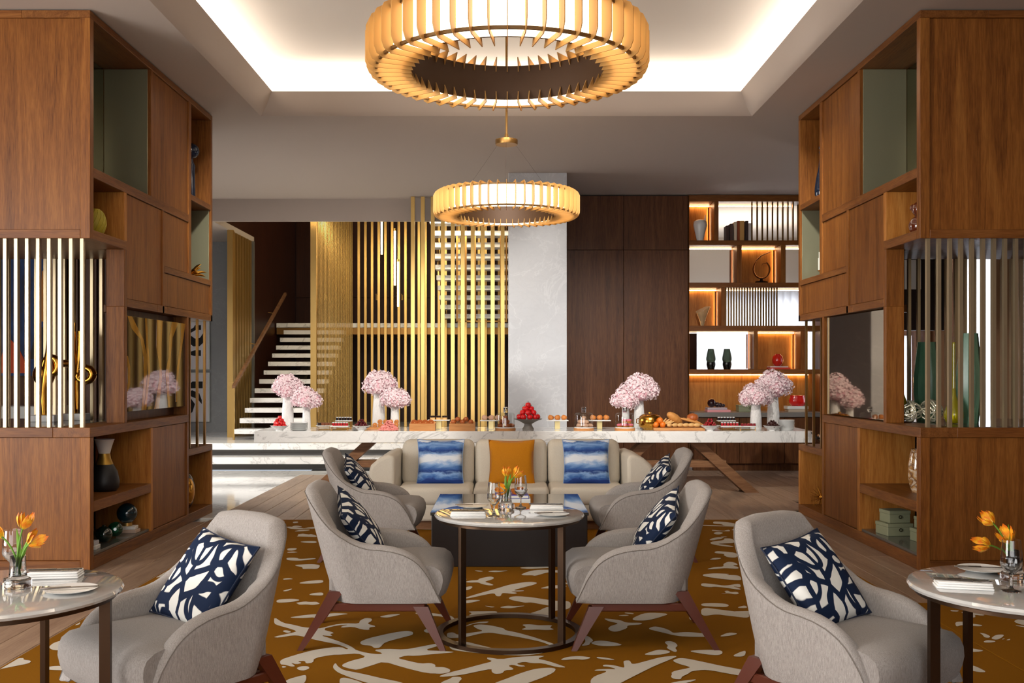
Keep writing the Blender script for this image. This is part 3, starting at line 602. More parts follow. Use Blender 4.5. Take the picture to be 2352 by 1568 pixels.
(0.243,7.296,0.29,7.352,0.346,7.41,0.419,7.391,0.455,7.371,0.389,7.296,0.308,7.296),
(-0.33,7.669,-0.298,7.618,-0.322,7.583,-0.357,7.607),
(0.39,7.547,0.462,7.488,0.454,7.429,0.4,7.507),
(-2.254,10.529,-2.206,10.553,-2.183,10.46,-2.234,10.437),
(-2.194,10.235,-2.162,10.279,-2.076,10.191,-2.139,10.169,-2.182,10.147),
(-2.114,9.894,-2.07,9.998,-1.971,10.006,-1.968,9.956,-2.048,9.894),
(-2.018,9.594,-2.013,9.692,-1.936,9.633,-1.915,9.751,-1.833,9.633,-1.819,9.555,-1.912,9.575,-1.999,9.594),
(-1.93,9.294,-1.876,9.33,-1.776,9.33,-1.755,9.222,-1.855,9.229),
(-1.965,8.944,-1.879,8.961,-1.873,8.877,-1.898,8.828,-1.943,8.844),
(-1.925,8.762,-1.88,8.795,-1.824,8.753,-1.872,8.73,-1.918,8.73),
(-1.873,8.496,-1.787,8.496,-1.752,8.436,-1.637,8.481,-1.608,8.451,-1.676,8.391,-1.748,8.361,-1.818,8.376,-1.853,8.406),
(-1.736,8.174,-1.671,8.203,-1.597,8.217,-1.523,8.174,-1.514,8.009,-1.591,8.023,-1.637,8.009,-1.654,8.091,-1.711,8.132),
(-1.709,7.636,-1.673,7.66,-1.627,7.624,-1.662,7.611,-1.7,7.599),
(-1.561,7.468,-1.526,7.539,-1.396,7.599,-1.374,7.48,-1.489,7.456),
(-1.622,7.207,-1.569,7.296,-1.562,7.251,-1.591,7.196),
(-1.406,7.089,-1.383,7.142,-1.316,7.164,-1.296,7.057,-1.374,7.068),
(-1.598,6.934,-1.498,6.964,-1.424,6.924,-1.476,6.864,-1.575,6.834),
(-1.327,6.471,-1.289,6.498,-1.211,6.498,-1.227,6.445),
(2.19,10.553,2.283,10.529,2.398,10.414,2.351,10.213,2.238,10.257,2.242,10.369,2.156,10.391),
(2.061,9.998,2.165,9.923,2.186,9.956,2.235,9.998,2.225,9.894,2.135,9.906,2.048,9.935),
(2.032,9.792,2.09,9.881,2.141,9.812,2.078,9.704,2.036,9.72),
(2.051,9.575,2.106,9.594,2.123,9.555,2.07,9.548),
(1.904,9.294,2.015,9.349,2.073,9.441,2.062,9.479,2.132,9.479,2.144,9.367,2.111,9.222,2.02,9.204,1.937,9.186,2.048,9.081,2.063,9.012,1.974,9.046,1.878,9.168),
(1.814,8.714,1.852,8.811,1.927,8.779,2.018,8.714,1.967,8.496,1.891,8.511,1.875,8.619,1.903,8.666),
(1.705,8.406,1.774,8.496,1.839,8.481,1.772,8.406),
(1.6,7.996,1.69,8.091,1.768,8.105,1.787,8.217,1.848,8.318,1.897,8.289,1.904,8.174,1.846,8.16,1.884,8.091,1.865,8.009,1.767,8.05,1.671,8.004),
(1.535,7.799,1.637,7.837,1.757,7.812,1.706,7.773,1.807,7.761,1.807,7.673,1.782,7.563,1.643,7.624,1.525,7.723),
(1.462,7.48,1.552,7.433,1.619,7.375,1.749,7.468,1.724,7.318,1.668,7.375,1.713,7.274,1.696,7.24,1.607,7.318,1.535,7.352,1.501,7.33,1.439,7.364),
(1.525,7.121,1.58,7.153,1.573,7.207,1.606,7.229,1.613,7.175,1.664,7.186,1.666,7.132,1.634,7.1,1.587,7.142),
(1.334,6.824,1.427,6.834,1.505,6.815,1.512,6.766,1.484,6.718,1.405,6.728,1.321,6.756),
(1.542,6.699,1.623,6.776,1.621,6.69),
(1.313,6.718,1.432,6.643,1.587,6.551,1.557,6.427,1.44,6.48,1.376,6.524,1.263,6.462),
(-2.86,5.44,-2.78,5.474,-2.677,5.533,-2.661,5.491,-2.607,5.474,-2.595,5.424,-2.638,5.383,-2.701,5.319,-2.767,5.264),
(-2.863,5.832,-2.871,5.989,-2.854,6.05,-2.828,5.989,-2.815,5.861),
(-2.636,5.738,-2.65,5.832,-2.624,5.89,-2.571,5.89,-2.491,5.683,-2.578,5.674),
(-2.85,6.296,-2.813,6.341,-2.712,6.341,-2.669,6.241,-2.764,6.23,-2.813,6.252),
(-2.481,5.335,-2.442,5.375,-2.366,5.375,-2.33,5.295,-2.428,5.303),
(-2.797,7.696,-2.757,7.936,-2.66,8.025,-2.597,8.007,-2.605,7.797,-2.653,7.696,-2.723,7.68),
(-2.792,8.098,-2.774,8.325,-2.681,8.268,-2.669,8.098),
(-2.364,5.083,-2.363,5.12,-2.328,5.083,-2.285,4.97,-2.334,4.97),
(2.955,6.636,3.008,6.622,2.982,6.589,2.942,6.6),
(2.995,6.579,3.04,6.586,3.088,6.543,3.123,6.501,3.093,6.48,3.055,6.508,3.029,6.432,2.982,6.439,3,6.501),
(2.846,6.325,2.919,6.325,2.917,6.285,2.955,6.26,2.982,6.234,2.947,6.208,2.877,6.234,2.847,6.24,2.795,6.196),
(2.873,6.059,2.899,6.035,2.902,5.976,2.876,5.941,2.853,5.952,2.872,6.011),
(2.876,5.923,2.951,6.011,3.004,6.017,2.971,5.964,2.903,5.895),
(2.804,5.86,2.844,5.895,2.886,5.866,2.841,5.838,2.801,5.838),
(2.936,5.912,2.969,5.935,2.945,5.906),
(2.949,5.889,2.994,5.923,2.974,5.889),
(2.655,5.728,2.688,5.695,2.717,5.669,2.678,5.648,2.622,5.642),
(2.455,5.307,2.517,5.392,2.532,5.335,2.538,5.265,2.494,5.261),
(3.217,6.331,3.285,6.391,3.359,6.405,3.336,6.299,3.269,6.234,3.226,6.247),
(3.187,6.24,3.249,6.196,3.236,6.17,3.181,6.221)]

rug=thing('rug','mustard rug with ivory brushstroke pattern under the seating group','rug',(0,6,0))
rug2=thing('rug','mustard rug with ivory strokes lying under the right-hand marble table','rug',(3.6,4.5,0))
build(MB().rbox(-2.72,2.74,1.6,10.70,0.0,.012,.004,1),'pile',RUGC,rug); build(MB().rbox(2.745,4.6,1.6,6.85,0.0,.012,.004,1),'pile',RUGC,rug2)
def chaikin(p,it=2):
    for _ in range(it):
        q=[]
        for i in range(len(p)):
            a=p[i];b=p[(i+1)%len(p)]; q+=[(a[0]*.78+b[0]*.22,a[1]*.78+b[1]*.22),(a[0]*.22+b[0]*.78,a[1]*.22+b[1]*.78)]
        p=q
    return p
m1,m2=MB(),MB()
def add_stroke(m,p,i):
    z=.0135+(i%40)*.00004; n=len(p); m.add([(x,y,z) for x,y in p],[tuple(range(n))])
for i,s in enumerate(RUG_STROKES):
    p=chaikin([(s[k],s[k+1]) for k in range(0,len(s),2)],1 if len(s)>60 else 2)
    xs=[q[0] for q in p]; ys=[q[1] for q in p]
    if max(xs)<2.73 and min(xs)>-2.7 and max(ys)<10.68: add_stroke(m1,p,i)
    elif min(xs)>2.76: add_stroke(m2,p,i)
    else:
        p=[(min(max(x,-2.70),2.73) if sum(xs)/len(xs)<2.74 else max(x,2.76),min(y,10.68)) for x,y in p]; add_stroke(m1 if sum(xs)/len(xs)<2.74 else m2,p,i)
rr=random.Random(3)
def blob(cx,cy,l,wd,a):
    n=12; p=[]
    for k in range(n):
        t=2*PI*k/n; x=l*math.cos(t)*(1+.2*rr.uniform(-1,1)); y=wd*math.sin(t)*(1+.35*rr.uniform(-1,1)); p.append((cx+x*math.cos(a)-y*math.sin(a),cy+x*math.sin(a)+y*math.cos(a)))
    return chaikin(p,1)
for i in range(150):     # unseen stretches of the rugs carry the same strokes
    cx=rr.uniform(-2.4,2.4); cy=rr.uniform(1.9,10.3)
    seen=(4.9<cy<7.9 and -1.25<cx<1.6) or (7.0<cy<10.6 and -1.9<cx<-1.15) or (7<cy<10.6 and 1.4<cx<2.0) or (3.8<cy<8.3 and cx<-1.9) 
    if seen: continue
    add_stroke(m1,blob(cx,cy,rr.uniform(.06,.24),rr.uniform(.02,.05),rr.uniform(-.9,.9)),i)
for i in range(25): add_stroke(m2,blob(rr.uniform(2.95,4.4),rr.uniform(1.9,5.4),rr.uniform(.06,.2),rr.uniform(.02,.05),rr.uniform(-.9,.9)),i)
for m,r in ((m1,rug),(m2,rug2)):
    inv=r.matrix_basis.inverted(); m.v=[tuple(inv@Vector(p)) for p in m.v]
    o=place('pattern',m.mesh('pattern',RUGW,None,False),r); o['kind']='stuff'
# ================================================================== ARMCHAIRS
CHF=fabric('greige_linen',(126,120,116),(180,174,169)); SEATF=fabric('greige_seat',(116,110,106),(164,158,153))
def interp(tab,x):
    if x<=tab[0][0]: return tab[0][1]
    for (a,b),(c,d) in zip(tab,tab[1:]):
        if x<=c: return b+(d-b)*(x-a)/(c-a)
    return tab[-1][1]
ARM=[(-.40,.905),(-.37,.845),(-.34,.785),(-.30,.722),(-.245,.676),(-.17,.638),(-.09,.615),(-.02,.603),(.06,.598),(.13,.588),(.19,.570),(.24,.545),(.28,.512),(.32,.462),(.35,.41),(.375,.35),(.392,.295),(.40,.275)]
def chair_path():
    """half-plan of the shell at the top: arm front -> round corner -> middle of the back"""
    pts=[]; w=.335; r=.17; ur=-.41
    for k in range(22):
        u=.40-(.40-(ur+r))*k/21; pts.append((u,w))
    for k in range(1,11):
        a=PI/2*k/10; pts.append((ur+r-r*math.sin(a),w-r+r*math.cos(a)))
    for k in range(1,7): pts.append((ur,(w-r)*(1-k/6)))
    return pts
HALF=chair_path()
FULL=[(u,v) for u,v in HALF]+[(u,-v) for u,v in HALF[-2::-1]]
def shell_mesh(lo_frac=0,off=0):
    m=MB(); n=len(FULL); rows=[]
    for i,(u,v) in enumerate(FULL):
        a=FULL[max(i-1,0)];b=FULL[min(i+1,n-1)]; t=Vector((b[0]-a[0],b[1]-a[1])).normalized(); nin=Vector((t.y,-t.x))
        if nin.dot(Vector((-.02-u,-v)))<0: nin=-nin
        if abs(v)>.33: nin=Vector((0,-1 if v>0 else 1))
        ztop=.925 if u<-.402 else interp(ARM,u)
        if u<-.40: ztop=.895+.035*min(1,(.34-abs(v))/.25)
        zb=.265; th=.085 if u<-.2 else .075
        wt=min(1,max(0,(.05-u)/.36)); wt=wt*wt*(3-2*wt)
        def P(inn,z):
            lean=(.925-z)*.27*wt; tuck=max(0,(.45-z))*.16
            nar=max(0,min(1,(u-.2)/.2)); return (u+lean+nin.x*inn, v*(1-tuck*.35-.05*nar*nar)+nin.y*inn, z)
        hgt=max(.012,ztop-zb); rt=min(.03,hgt*.4)
        ring=[]
        for f in (0,.12,.3,.5,.7,.88): ring.append(P(.012*(1-min(1,f*6)),zb+(hgt-rt)*f))
        ring+= [P(0,ztop-rt),P(.008,ztop-rt*.45),P(.024,ztop-.004),P(th*.5,ztop),P(th-.024,ztop-.004),P(th-.006,ztop-rt*.5),P(th,ztop-rt)]
        for f in (.8,.5,.2,0): ring.append(P(th,zb+.01+(hgt-rt-.01)*f))
        rows.append(ring)
    k=len(rows[0]); vs=[p for r in rows for p in r]; fs=[]
    for i in range(n-1):
        for j in range(k):
            l=(j+1)%k; fs.append((i*k+j,(i+1)*k+j,(i+1)*k+l,i*k+l))
    fs.append(tuple(range(k))); fs.append(tuple((n-1)*k+j for j in range(k))[::-1])
    return m.add(vs,fs)
def seam_pts(side):
    pts=[]
    for i,(u,v) in enumerate(HALF):
        ztop=interp(ARM,u) if u>-.40 else .905+.02*min(1,(.34-abs(v))/.2)
        if u<-.40: ztop=.895+.035*min(1,(.34-abs(v))/.25)
        wt=min(1,max(0,(.05-u)/.36)); wt=wt*wt*(3-2*wt); hgt=max(.012,ztop-.265); rt=min(.03,hgt*.4); z=ztop-rt*.9
        pts.append((u+(.925-z)*.27*wt-(.0 if u>-.3 else .001),(v+.0012*(1 if u>-.3 else .6))*side*(1-max(0,(.45-z))*.056-.05*max(0,min(1,(u-.2)/.2))**2),z))
    return pts
def seat_mesh():
    prof=[(-.26,.27),(.0,.262),(.33,.268),(.395,.275),(.425,.30),(.443,.345),(.453,.39),(.45,.43),(.434,.465),(.395,.490),(.32,.499),(.1,.495),(-.1,.485),(-.26,.475)]
    m=MB(); n=18
    def g(a,b):
        j=int(round(b*(len(prof)-1))); u,z=prof[j]; v=-1+2*a; e=abs(v)**6
        cu,cz=.05,.38
        return (cu+(u-cu)*(1-.10*e),v*(.272+.034*max(0,min(1,(u-.2)/.2))),cz+(z-cz)*(1-.16*e))
    m.grid(g,n,len(prof)-1)
    k=len(prof)
    m.f.append(tuple(range(k))[::-1]); m.f.append(tuple(n*k+j for j in range(k))); m.f+= [tuple((i*k,(i+1)*k,(i+1)*k+k-1,i*k+k-1)) for i in range(n)]
    return m
SHELL=shell_mesh().mesh('shell',CHF,50); SEATM=seat_mesh().mesh('seat',SEATF,50)
SEAMC=plain('seam_thread',(110,102,94),.9)
SEAM=MB().tube(seam_pts(1)+seam_pts(-1)[-2::-1],.0022,4).mesh('seam',SEAMC,60)
def leg(p0,p1,a0,a1):
    m=MB(); p0=Vector(p0);p1=Vector(p1); o=[]
    for p,(sx,sy) in ((p0,a0),(p1,a1)):
        for a,c in ((-1,-1),(1,-1),(1,1),(-1,1)): o.append((p.x+a*sx/2,p.y+c*sy/2,p.z))
    return m.add(o,[(0,3,2,1),(4,5,6,7),(0,1,5,4),(1,2,6,5),(2,3,7,6),(3,0,4,7)])
LEGS=[]
for s in (-1,1):
    LEGS.append(leg((.285,s*.285,.245),(.415,s*.325,0),(.085,.045),(.032,.028)).mesh('leg',W['leg']))
    LEGS.append(leg((-.20,s*.275,.33),(-.40,s*.315,0),(.085,.045),(.034,.03)).mesh('leg',W['leg']))
FRAME=MB().rbox(-.26,.31,-.30,-.265,.215,.262,.006,1).rbox(-.26,.31,.265,.30,.215,.262,.006,1).rbox(.27,.31,-.27,.27,.215,.262,.006,1).rbox(-.26,-.22,-.27,.27,.215,.262,.006,1).mesh('frame',W['leg'])
# navy and ivory cushion print
def navy_mat():
    m=N('navy_ivory_print'); o=m.obj()
    wv=m.n('ShaderNodeVectorMath',{0:o,1:m.n('ShaderNodeVectorMath',{0:m.noise(m.map(o,(5,5,5)),1,2,.5,0,1),1:(.10,.10,.10)},operation='MULTIPLY').outputs[0]},operation='ADD').outputs[0]
    v=m.n('ShaderNodeTexVoronoi',{'Vector':m.map(wv,(10.5,7,0),(0,0,.5)),'Scale':1.0,'Randomness':.95},voronoi_dimensions='2D',feature='DISTANCE_TO_EDGE').outputs['Distance']
    a=m.ramp(v,[(.135,(0,0,0,1)),(.155,(1,1,1,1))])
    ring=m.n('ShaderNodeTexVoronoi',{'Vector':m.map(wv,(5.4,4.2,0),(0,0,.9)),'Scale':1.0},voronoi_dimensions='2D',feature='F1').outputs['Distance']
    b=m.ramp(m.math('ABSOLUTE',m.math('SUBTRACT',ring,.36)),[(.055,(0,0,0,1)),(.072,(1,1,1,1))])
    f=m.math('MULTIPLY',a,b)
    m.p(col=m.mix(f,lin((18,34,62)),lin((232,232,226))),rough=.75,spec=.2); return m.m
NAVY=navy_mat()
def water_mat():
    m=N('blue_watercolour'); o=m.obj()
    sep=m.n('ShaderNodeSeparateXYZ',{0:o})
    nz=m.noise(m.map(o,(5,14,0)),1,5,.6,.8)
    y=m.math('ADD',m.math('MULTIPLY',sep.outputs[1],2.05),m.math('ADD',.5,m.math('MULTIPLY',m.math('SUBTRACT',nz,.5),.30)))
    B1,B2,B3,Wt=lin((36,62,128)),lin((70,112,178)),lin((140,176,222)),lin((232,238,246))
    c=m.ramp(y,[(.02,B1),(.10,B1),(.16,B2),(.22,B3),(.27,B1),(.36,B2),(.44,B3),(.52,Wt),(.60,Wt),(.66,B3),(.72,B1),(.80,B2),(.88,B3),(.93,B2),(.97,Wt)])
    m.p(col=c,rough=.7,spec=.2); return m.m
WATER=water_mat(); MUST=fabric('mustard_velvet',(186,112,4),(212,140,18),1.0,.6,False)
def pillow_mesh(name,mat,sz=.44,T=.085,pipe=None):
    m=MB(); n=18
    def g(sgn):
        def f(a,b):
            x=-1+2*a;y=-1+2*b
            t=T*(max(0,(1-x*x))**.5*max(0,(1-y*y))**.5)**.75
            return (x*sz/2*(1-.075*(1-y*y)),y*sz/2*(1-.075*(1-x*x)),sgn*t)
        return f
    m.grid(g(1),n,n); m.grid(g(-1),n,n)
    return m.mesh(name,mat,70)
def pipe_pts(sz):
    L=[]
    for k in range(64):
        s=k/16; i=int(s)%4; t=-1+2*(s-int(s)); x,y=[(t,-1),(1,t),(-t,1),(-1,-t)][i]
        L.append((x*sz/2*(1-.075*(1-y*y)),y*sz/2*(1-.075*(1-x*x)),0))
    return L+[L[0]]
PIL=pillow_mesh('cover',NAVY,.44,.07); PILP=MB().tube(pipe_pts(.44),.004,6,cap=False).mesh('piping',plain('navy_piping',(18,32,58),.7),60)
def pillow(label,cover,piping,M,group):
    t=tag(bpy.data.objects.new('throw_pillow',None),label,'cushion',group); COL.objects.link(t); t.empty_display_size=.1
    t.matrix_world=M; place('cover',cover,t); place('piping',piping,t); return t
def basis(nrm,up,loc):
    z=Vector(nrm).normalized(); y=Vector(up); y=(y-z*y.dot(z)).normalized(); x=y.cross(z)
    return Matrix(((x.x,y.x,z.x,loc[0]),(x.y,y.y,z.y,loc[1]),(x.z,y.z,z.z,loc[2]),(0,0,0,1)))
def armchair(label,x,y,rz,plabel,pv=0.0,roll=0.0,pu=-.105,pz=.65,tilt=.72):
    t=thing('armchair',label,'armchair',(x,y,.012 if abs(x)<2.7 and y<10.7 else 0),rz,'greige linen armchairs')
    place('shell',SHELL,t); place('seat',SEATM,t); place('seam',SEAM,t); place('frame',FRAME,t)
    for l in LEGS: place('leg',l,t)
    up=Matrix.Rotation(roll,3,Vector((1,0,tilt)).normalized())@Vector((-tilt,0,1))
    pillow(plabel,PIL,PILP,t.matrix_basis@basis((1,0,tilt),up,(pu,pv,pz)),'navy and ivory patterned pillows'); return t
armchair('greige linen armchair on the left side of the centre round table',-.775,6.0,0,'navy and ivory pillow in the armchair left of the centre table',.05,.35)
armchair('greige linen armchair on the right side of the centre round table',.80,6.0,PI,'navy and ivory pillow in the armchair right of the centre table',-.05,-.35)
armchair('greige linen armchair at the left end of the dark coffee table',-1.16,8.62,0,'navy and ivory pillow in the armchair left of the coffee table',.02,.25)
armchair('greige linen armchair at the right end of the dark coffee table',1.18,8.62,PI,'navy and ivory pillow in the armchair right of the coffee table',-.02,-.25)
armchair('nearest greige linen armchair, drawn up to the left marble table',-1.425,4.41,R(-126),'navy and ivory pillow in the nearest left armchair',.0,-.12)
armchair('nearest greige linen armchair, drawn up to the right marble table',1.455,4.39,R(-54),'navy and ivory pillow in the nearest right armchair',.0,.12)

# ================================================================== SOFA
SOF=fabric('cream_sofa_weave',(206,196,178),(230,222,206),1.0,.85,False)
sofa=thing('sofa','cream three-seat sofa standing before the marble buffet','sofa',(.05,10.4,0))
cx=.05
build(MB().rbox(cx-1.36,cx+1.36,9.98,10.95,.10,.27,.03,3),'base',SOF,sofa,50)
build(box(cx-1.3,cx+1.3,10.05,10.9,.012,.10),'plinth',W['timber'],sofa)
for i in range(3):
    x=cx-1.155+i*.77
    build(MB().rbox(x+.004,x+.766,9.95,10.62,.262,.445,.055,4),'seat_cushion',SOF,sofa,50)
    m=MB().rbox(x+.004,x+.766,10.46,10.72,.40,.875,.075,5); m.v=[(a,b+(c-.4)*.16,c) for a,b,c in m.v]; build(m,'back_cushion',SOF,sofa,50)
build(MB().rbox(cx-1.2,cx+1.2,10.78,10.98,.2,.78,.05,3),'back_frame',SOF,sofa,50)
for s in (-1,1):
    prof=[(1.165,.12),(1.42,.12),(1.43,.18),(1.43,.60),(1.41,.66),(1.33,.73),(1.24,.765),(1.185,.755),(1.165,.72)]
    m=MB().prism([(cx+s*a,b) for a,b in prof],lambda a,b,d:(a,d,b),9.99,10.95)
    o=build(m,'arm',SOF,sofa,50); bv=o.modifiers.new('soft','BEVEL'); bv.width=.035; bv.segments=3; bv.limit_method='ANGLE'; bv.angle_limit=R(50)
WP=pillow_mesh('cover',WATER,.49,.07); WPP=MB().tube(pipe_pts(.49),.004,6,cap=False).mesh('piping',plain('pale_blue_piping',(150,176,214),.7),60)
MP=pillow_mesh('cover',MUST,.48,.07); MPP=MB().tube(pipe_pts(.48),.004,6,cap=False).mesh('piping',plain('mustard_piping',(176,106,8),.7),60)
pillow('blue watercolour striped pillow on the left seat of the cream sofa',WP,WPP,basis((0,-1,.30),(0,.3,1),(-.685,10.37,.655)),'sofa pillows')
pillow('mustard velvet pillow in the middle of the cream sofa',MP,MPP,basis((0,-1,.30),(.0,.3,1),(.055,10.38,.655)),'sofa pillows')
pillow('blue watercolour striped pillow on the right seat of the cream sofa',WP,WPP,basis((0,-1,.30),(0,.3,1),(.83,10.37,.655)),'sofa pillows')

# ================================================================== COFFEE TABLE
ct=thing('coffee_table','dark square coffee table with a mirror-black glass top','coffee table',(.02,8.7,.012))
build(MB().rbox(-.61,.66,8.11,9.32,.012,.43,.006,2),'body',plain('dark_umber_lacquer',(26,21,20),.3),ct)
build(MB().rbox(-.62,.67,8.10,9.33,.43,.455,.004,2),'top',plain('black_glass',(24,24,26),.02,0,coat=1.0),ct)
bt=thing('book','thick white book lying on the dark coffee table','book',(.07,8.72,.455)); build(MB().rbox(-.13,.14,-.10,.10,0,.045,.003,1),'cover',WHITEM,bt,world=False); build(box(-.125,.135,-.097,.102,.006,.039),'pages',plain('paper',(235,232,224),.9),bt,world=False)
bt=thing('book','blue covered book on top of the white coffee table book','book',(.06,8.72,.50),R(4)); build(MB().rbox(-.14,.13,-.10,.10,0,.032,.003,1),'cover',plain('cobalt_cover',(40,48,170),.35),bt,world=False); build(box(-.135,.125,-.102,.102,.005,.027),'pages',plain('paper2',(235,232,224),.9),bt,world=False)
one(MB().lathe([(.0,0),(.055,0),(.075,.03),(.078,.04),(.07,.035),(.0,.012)],n=24),'small_dish',plain('amber_glass_dish',(196,110,30),.2),'small amber dish on the books of the coffee table','dish',40,(.11,8.72,.532))

# ================================================================== ROUND MARBLE TABLES
RINGM=MB(); RINGM.lathe([(.40,.0),(.445,.0),(.445,.025),(.40,.025),(.40,0)],n=64,cap=False); RINGM=RINGM.mesh('base_ring',BRONZE,40)
TOPME=MB().lathe([(.0,.714),(.43,.714),(.448,.722),(.452,.732),(.446,.742),(.436,.745),(.0,.745)],n=72).mesh('top',TOPM,40)
COLLAR=MB().lathe([(.0,.70),(.425,.70),(.425,.714),(.0,.714)],n=64).mesh('collar',BRONZE,40)
LEGT=box(-.021,.021,-.011,.011,.02,.702).mesh('leg',BRONZE)
def round_table(label,x,y,a0):
    t=thing('round_table',label,'table',(x,y,.012)); t.scale=(1,1,.99)
    place('top',TOPME,t); place('collar',COLLAR,t); place('base_ring',RINGM,t)
    for k in range(4):
        a=a0+PI/2*k; place('leg',LEGT,t,(.405*math.cos(a),.405*math.sin(a),0),(0,0,a))
    return t
round_table('round white marble table with bronze legs in the middle of the rug',.018,6.03,R(45+3))
round_table('round white marble table cut by the left frame edge',-1.97,3.88,R(2))
round_table('round white marble table cut by the right frame edge',2.075,3.96,R(8))
ZT=.012+.745*.99

# ================================================================== BUFFET TABLE
bf=thing('buffet_table','long white marble buffet table on crossed timber trestles','table',(.35,13.5,0))
build(MB().rbox(-3.29,4.03,13.0,14.0,.672,.822,.006,2),'top',MARB,bf)
for c in (2.195,-1.495):
    for s in (-1,1):
        build(MB().prism([(c+s*.22,.672),(c+s*.40,.672),(c+s*1.15,0),(c+s*.96,0)],lambda a,b,d:(a,d,b),13.18,13.46),'leg',W['timber'],bf)
    build(box(c-.72,c+.72,13.22,13.42,.33,.42),'stretcher',W['timber'],bf)
ZB=.822
# ================================================================== FLOWERS
PETAL=N('hydrangea_pink'); PETAL.p(col=PETAL.mix(PETAL.noise(PETAL.pos(),40,3,.6),lin((246,214,220)),lin((252,238,238))),rough=.8,sss=.0); PETAL=PETAL.m
PETALD=plain('hydrangea_core',(240,190,200),.9)
STEMG=plain('stem_green',(96,140,40),.6); LEAFG=plain('leaf_green',(104,150,36),.5)
def head_mesh(seed,n=120):
    rd=random.Random(seed); m=MB()
    for i in range(n):
        z=1-2*(i+.5)/n
        if z<-.75: continue
        a=i*2.39996; r=math.sqrt(1-z*z); d=Vector((r*math.cos(a),r*math.sin(a),z)); d=(d+Vector([rd.uniform(-.12,.12) for _ in range(3)])).normalized()
        rad=1+rd.uniform(-.14,.16); u=d.orthogonal().normalized(); v=d.cross(u); ph=rd.uniform(0,6)
        for k in range(4):
            b=ph+k*PI/2; e=u*math.cos(b)+v*math.sin(b); g=u*math.cos(b+PI/2)+v*math.sin(b+PI/2); s=.22*rd.uniform(.75,1.25); c=d*rad
            m.add([c,c+e*s*.6+g*s*.45+d*rd.uniform(.0,.12),c+e*s*1.05+d*rd.uniform(-.06,.16),c+e*s*.6-g*s*.45+d*rd.uniform(.0,.12)],[(0,1,2,3)])
    return m.mesh('flower_head',PETAL,None,False)
HEADS=[head_mesh(s) for s in (1,2,3)]
CORE=MB().ball((0,0,0),.88,14,9).mesh('flower_core',PETALD,60)
VASEM=N('embossed_white'); VASEM.p(col=lin((238,236,232)),rough=.4,normal=VASEM.bump(VASEM.noise(VASEM.map(VASEM.obj(),(24,24,9)),1.6,2,.5,2.5),.9,.012)); VASEM=VASEM.m
def hydrangea(label_v,label_f,x,y,z,h,rb,rt,R0,seed,dx=0):
    one(MB().lathe([(0,0),(rb*.9,0),(rb,.012),(rb*.93,h*.5),(rt,h-.02),(rt*.96,h),(rt*.85,h-.01),(rt*.8,h*.6),(0,h*.5)],n=24),'vase',VASEM,label_v,'vase',50,(x,y,z),group='white embossed buffet vases')
    t=thing('hydrangea_bouquet',label_f,'flowers',(x+dx,y,z+h),group='pink hydrangea bouquets')
    build(MB().tube([(0,0,-.15),(0,0,.02)],.02,6),'stem',STEMG,t,world=False)
    rd=random.Random(seed); spots=[(-.08,0,.70,.62),(-.50,.1,.42,.52),(.50,-.1,.46,.55),(.05,-.42,.36,.54),(.1,.4,.5,.5),(-.3,-.2,.72,.46),(.34,.1,.78,.44)]
    for i,(a,b,c,r) in enumerate(spots):
        p=(a*R0*(1+rd.uniform(-.15,.15)),b*R0,(c+rd.uniform(-.08,.08))*R0); q=rd.uniform(0,6)
        h_=place('flower_head',HEADS[(i+seed)%3],t,p,(rd.uniform(-.4,.4),rd.uniform(-.4,.4),q),(r*R0,r*R0,r*R0*.95)); place('flower_core',CORE,h_)
def BX(px,Y): return (px-1163)*Y/2290
Yb=13.72;Ym=13.5;Yf=13.25
for i,(px,pt,Yh,h,rb,rt,R0,w_,f_) in enumerate([
  (661,0,Yb,.46,.083,.062,.21,'tall white embossed vase in front of the marble stairs','pink hydrangeas in the tall vase in front of the marble stairs'),
  (704,0,Ym,.30,.058,.048,.195,'short white embossed vase beside the plate stack at the buffet left end','pink hydrangeas in the short vase beside the left plate stack'),
  (870,0,Yb,.49,.09,.068,.225,'tall white embossed vase behind the smiling buns','pink hydrangeas in the tall vase behind the smiling buns'),
  (907,0,Ym,.31,.062,.052,.20,'short white embossed vase behind the pink sweets','pink hydrangeas in the short vase behind the pink sweets'),
  (1468,0,Yb,.42,.075,.058,.24,'tall white embossed vase beside the gold urn','pink hydrangeas in the tall vase beside the gold urn'),
  (1437,0,Yb-.05,.30,.055,.048,.19,'short white embossed vase behind the pink muffin cloche','pink hydrangeas in the short vase behind the pink muffins'),
  (1736,0,Ym-.1,.35,.078,.058,.215,'short white embossed vase before the red tartlets stand at the buffet right end','pink hydrangeas in the short vase at the buffet right end'),
  (1776,0,Yb,.47,.085,.064,.235,'tall white embossed vase behind the bowl of dates','pink hydrangeas in the tall vase behind the bowl of dates')]):
    hydrangea(w_,f_,BX(px,Yh),Yh,ZB,h,rb,rt,R0,i+1)

ORD=['first','second','third','fourth','fifth','sixth','seventh','eighth','ninth','tenth']
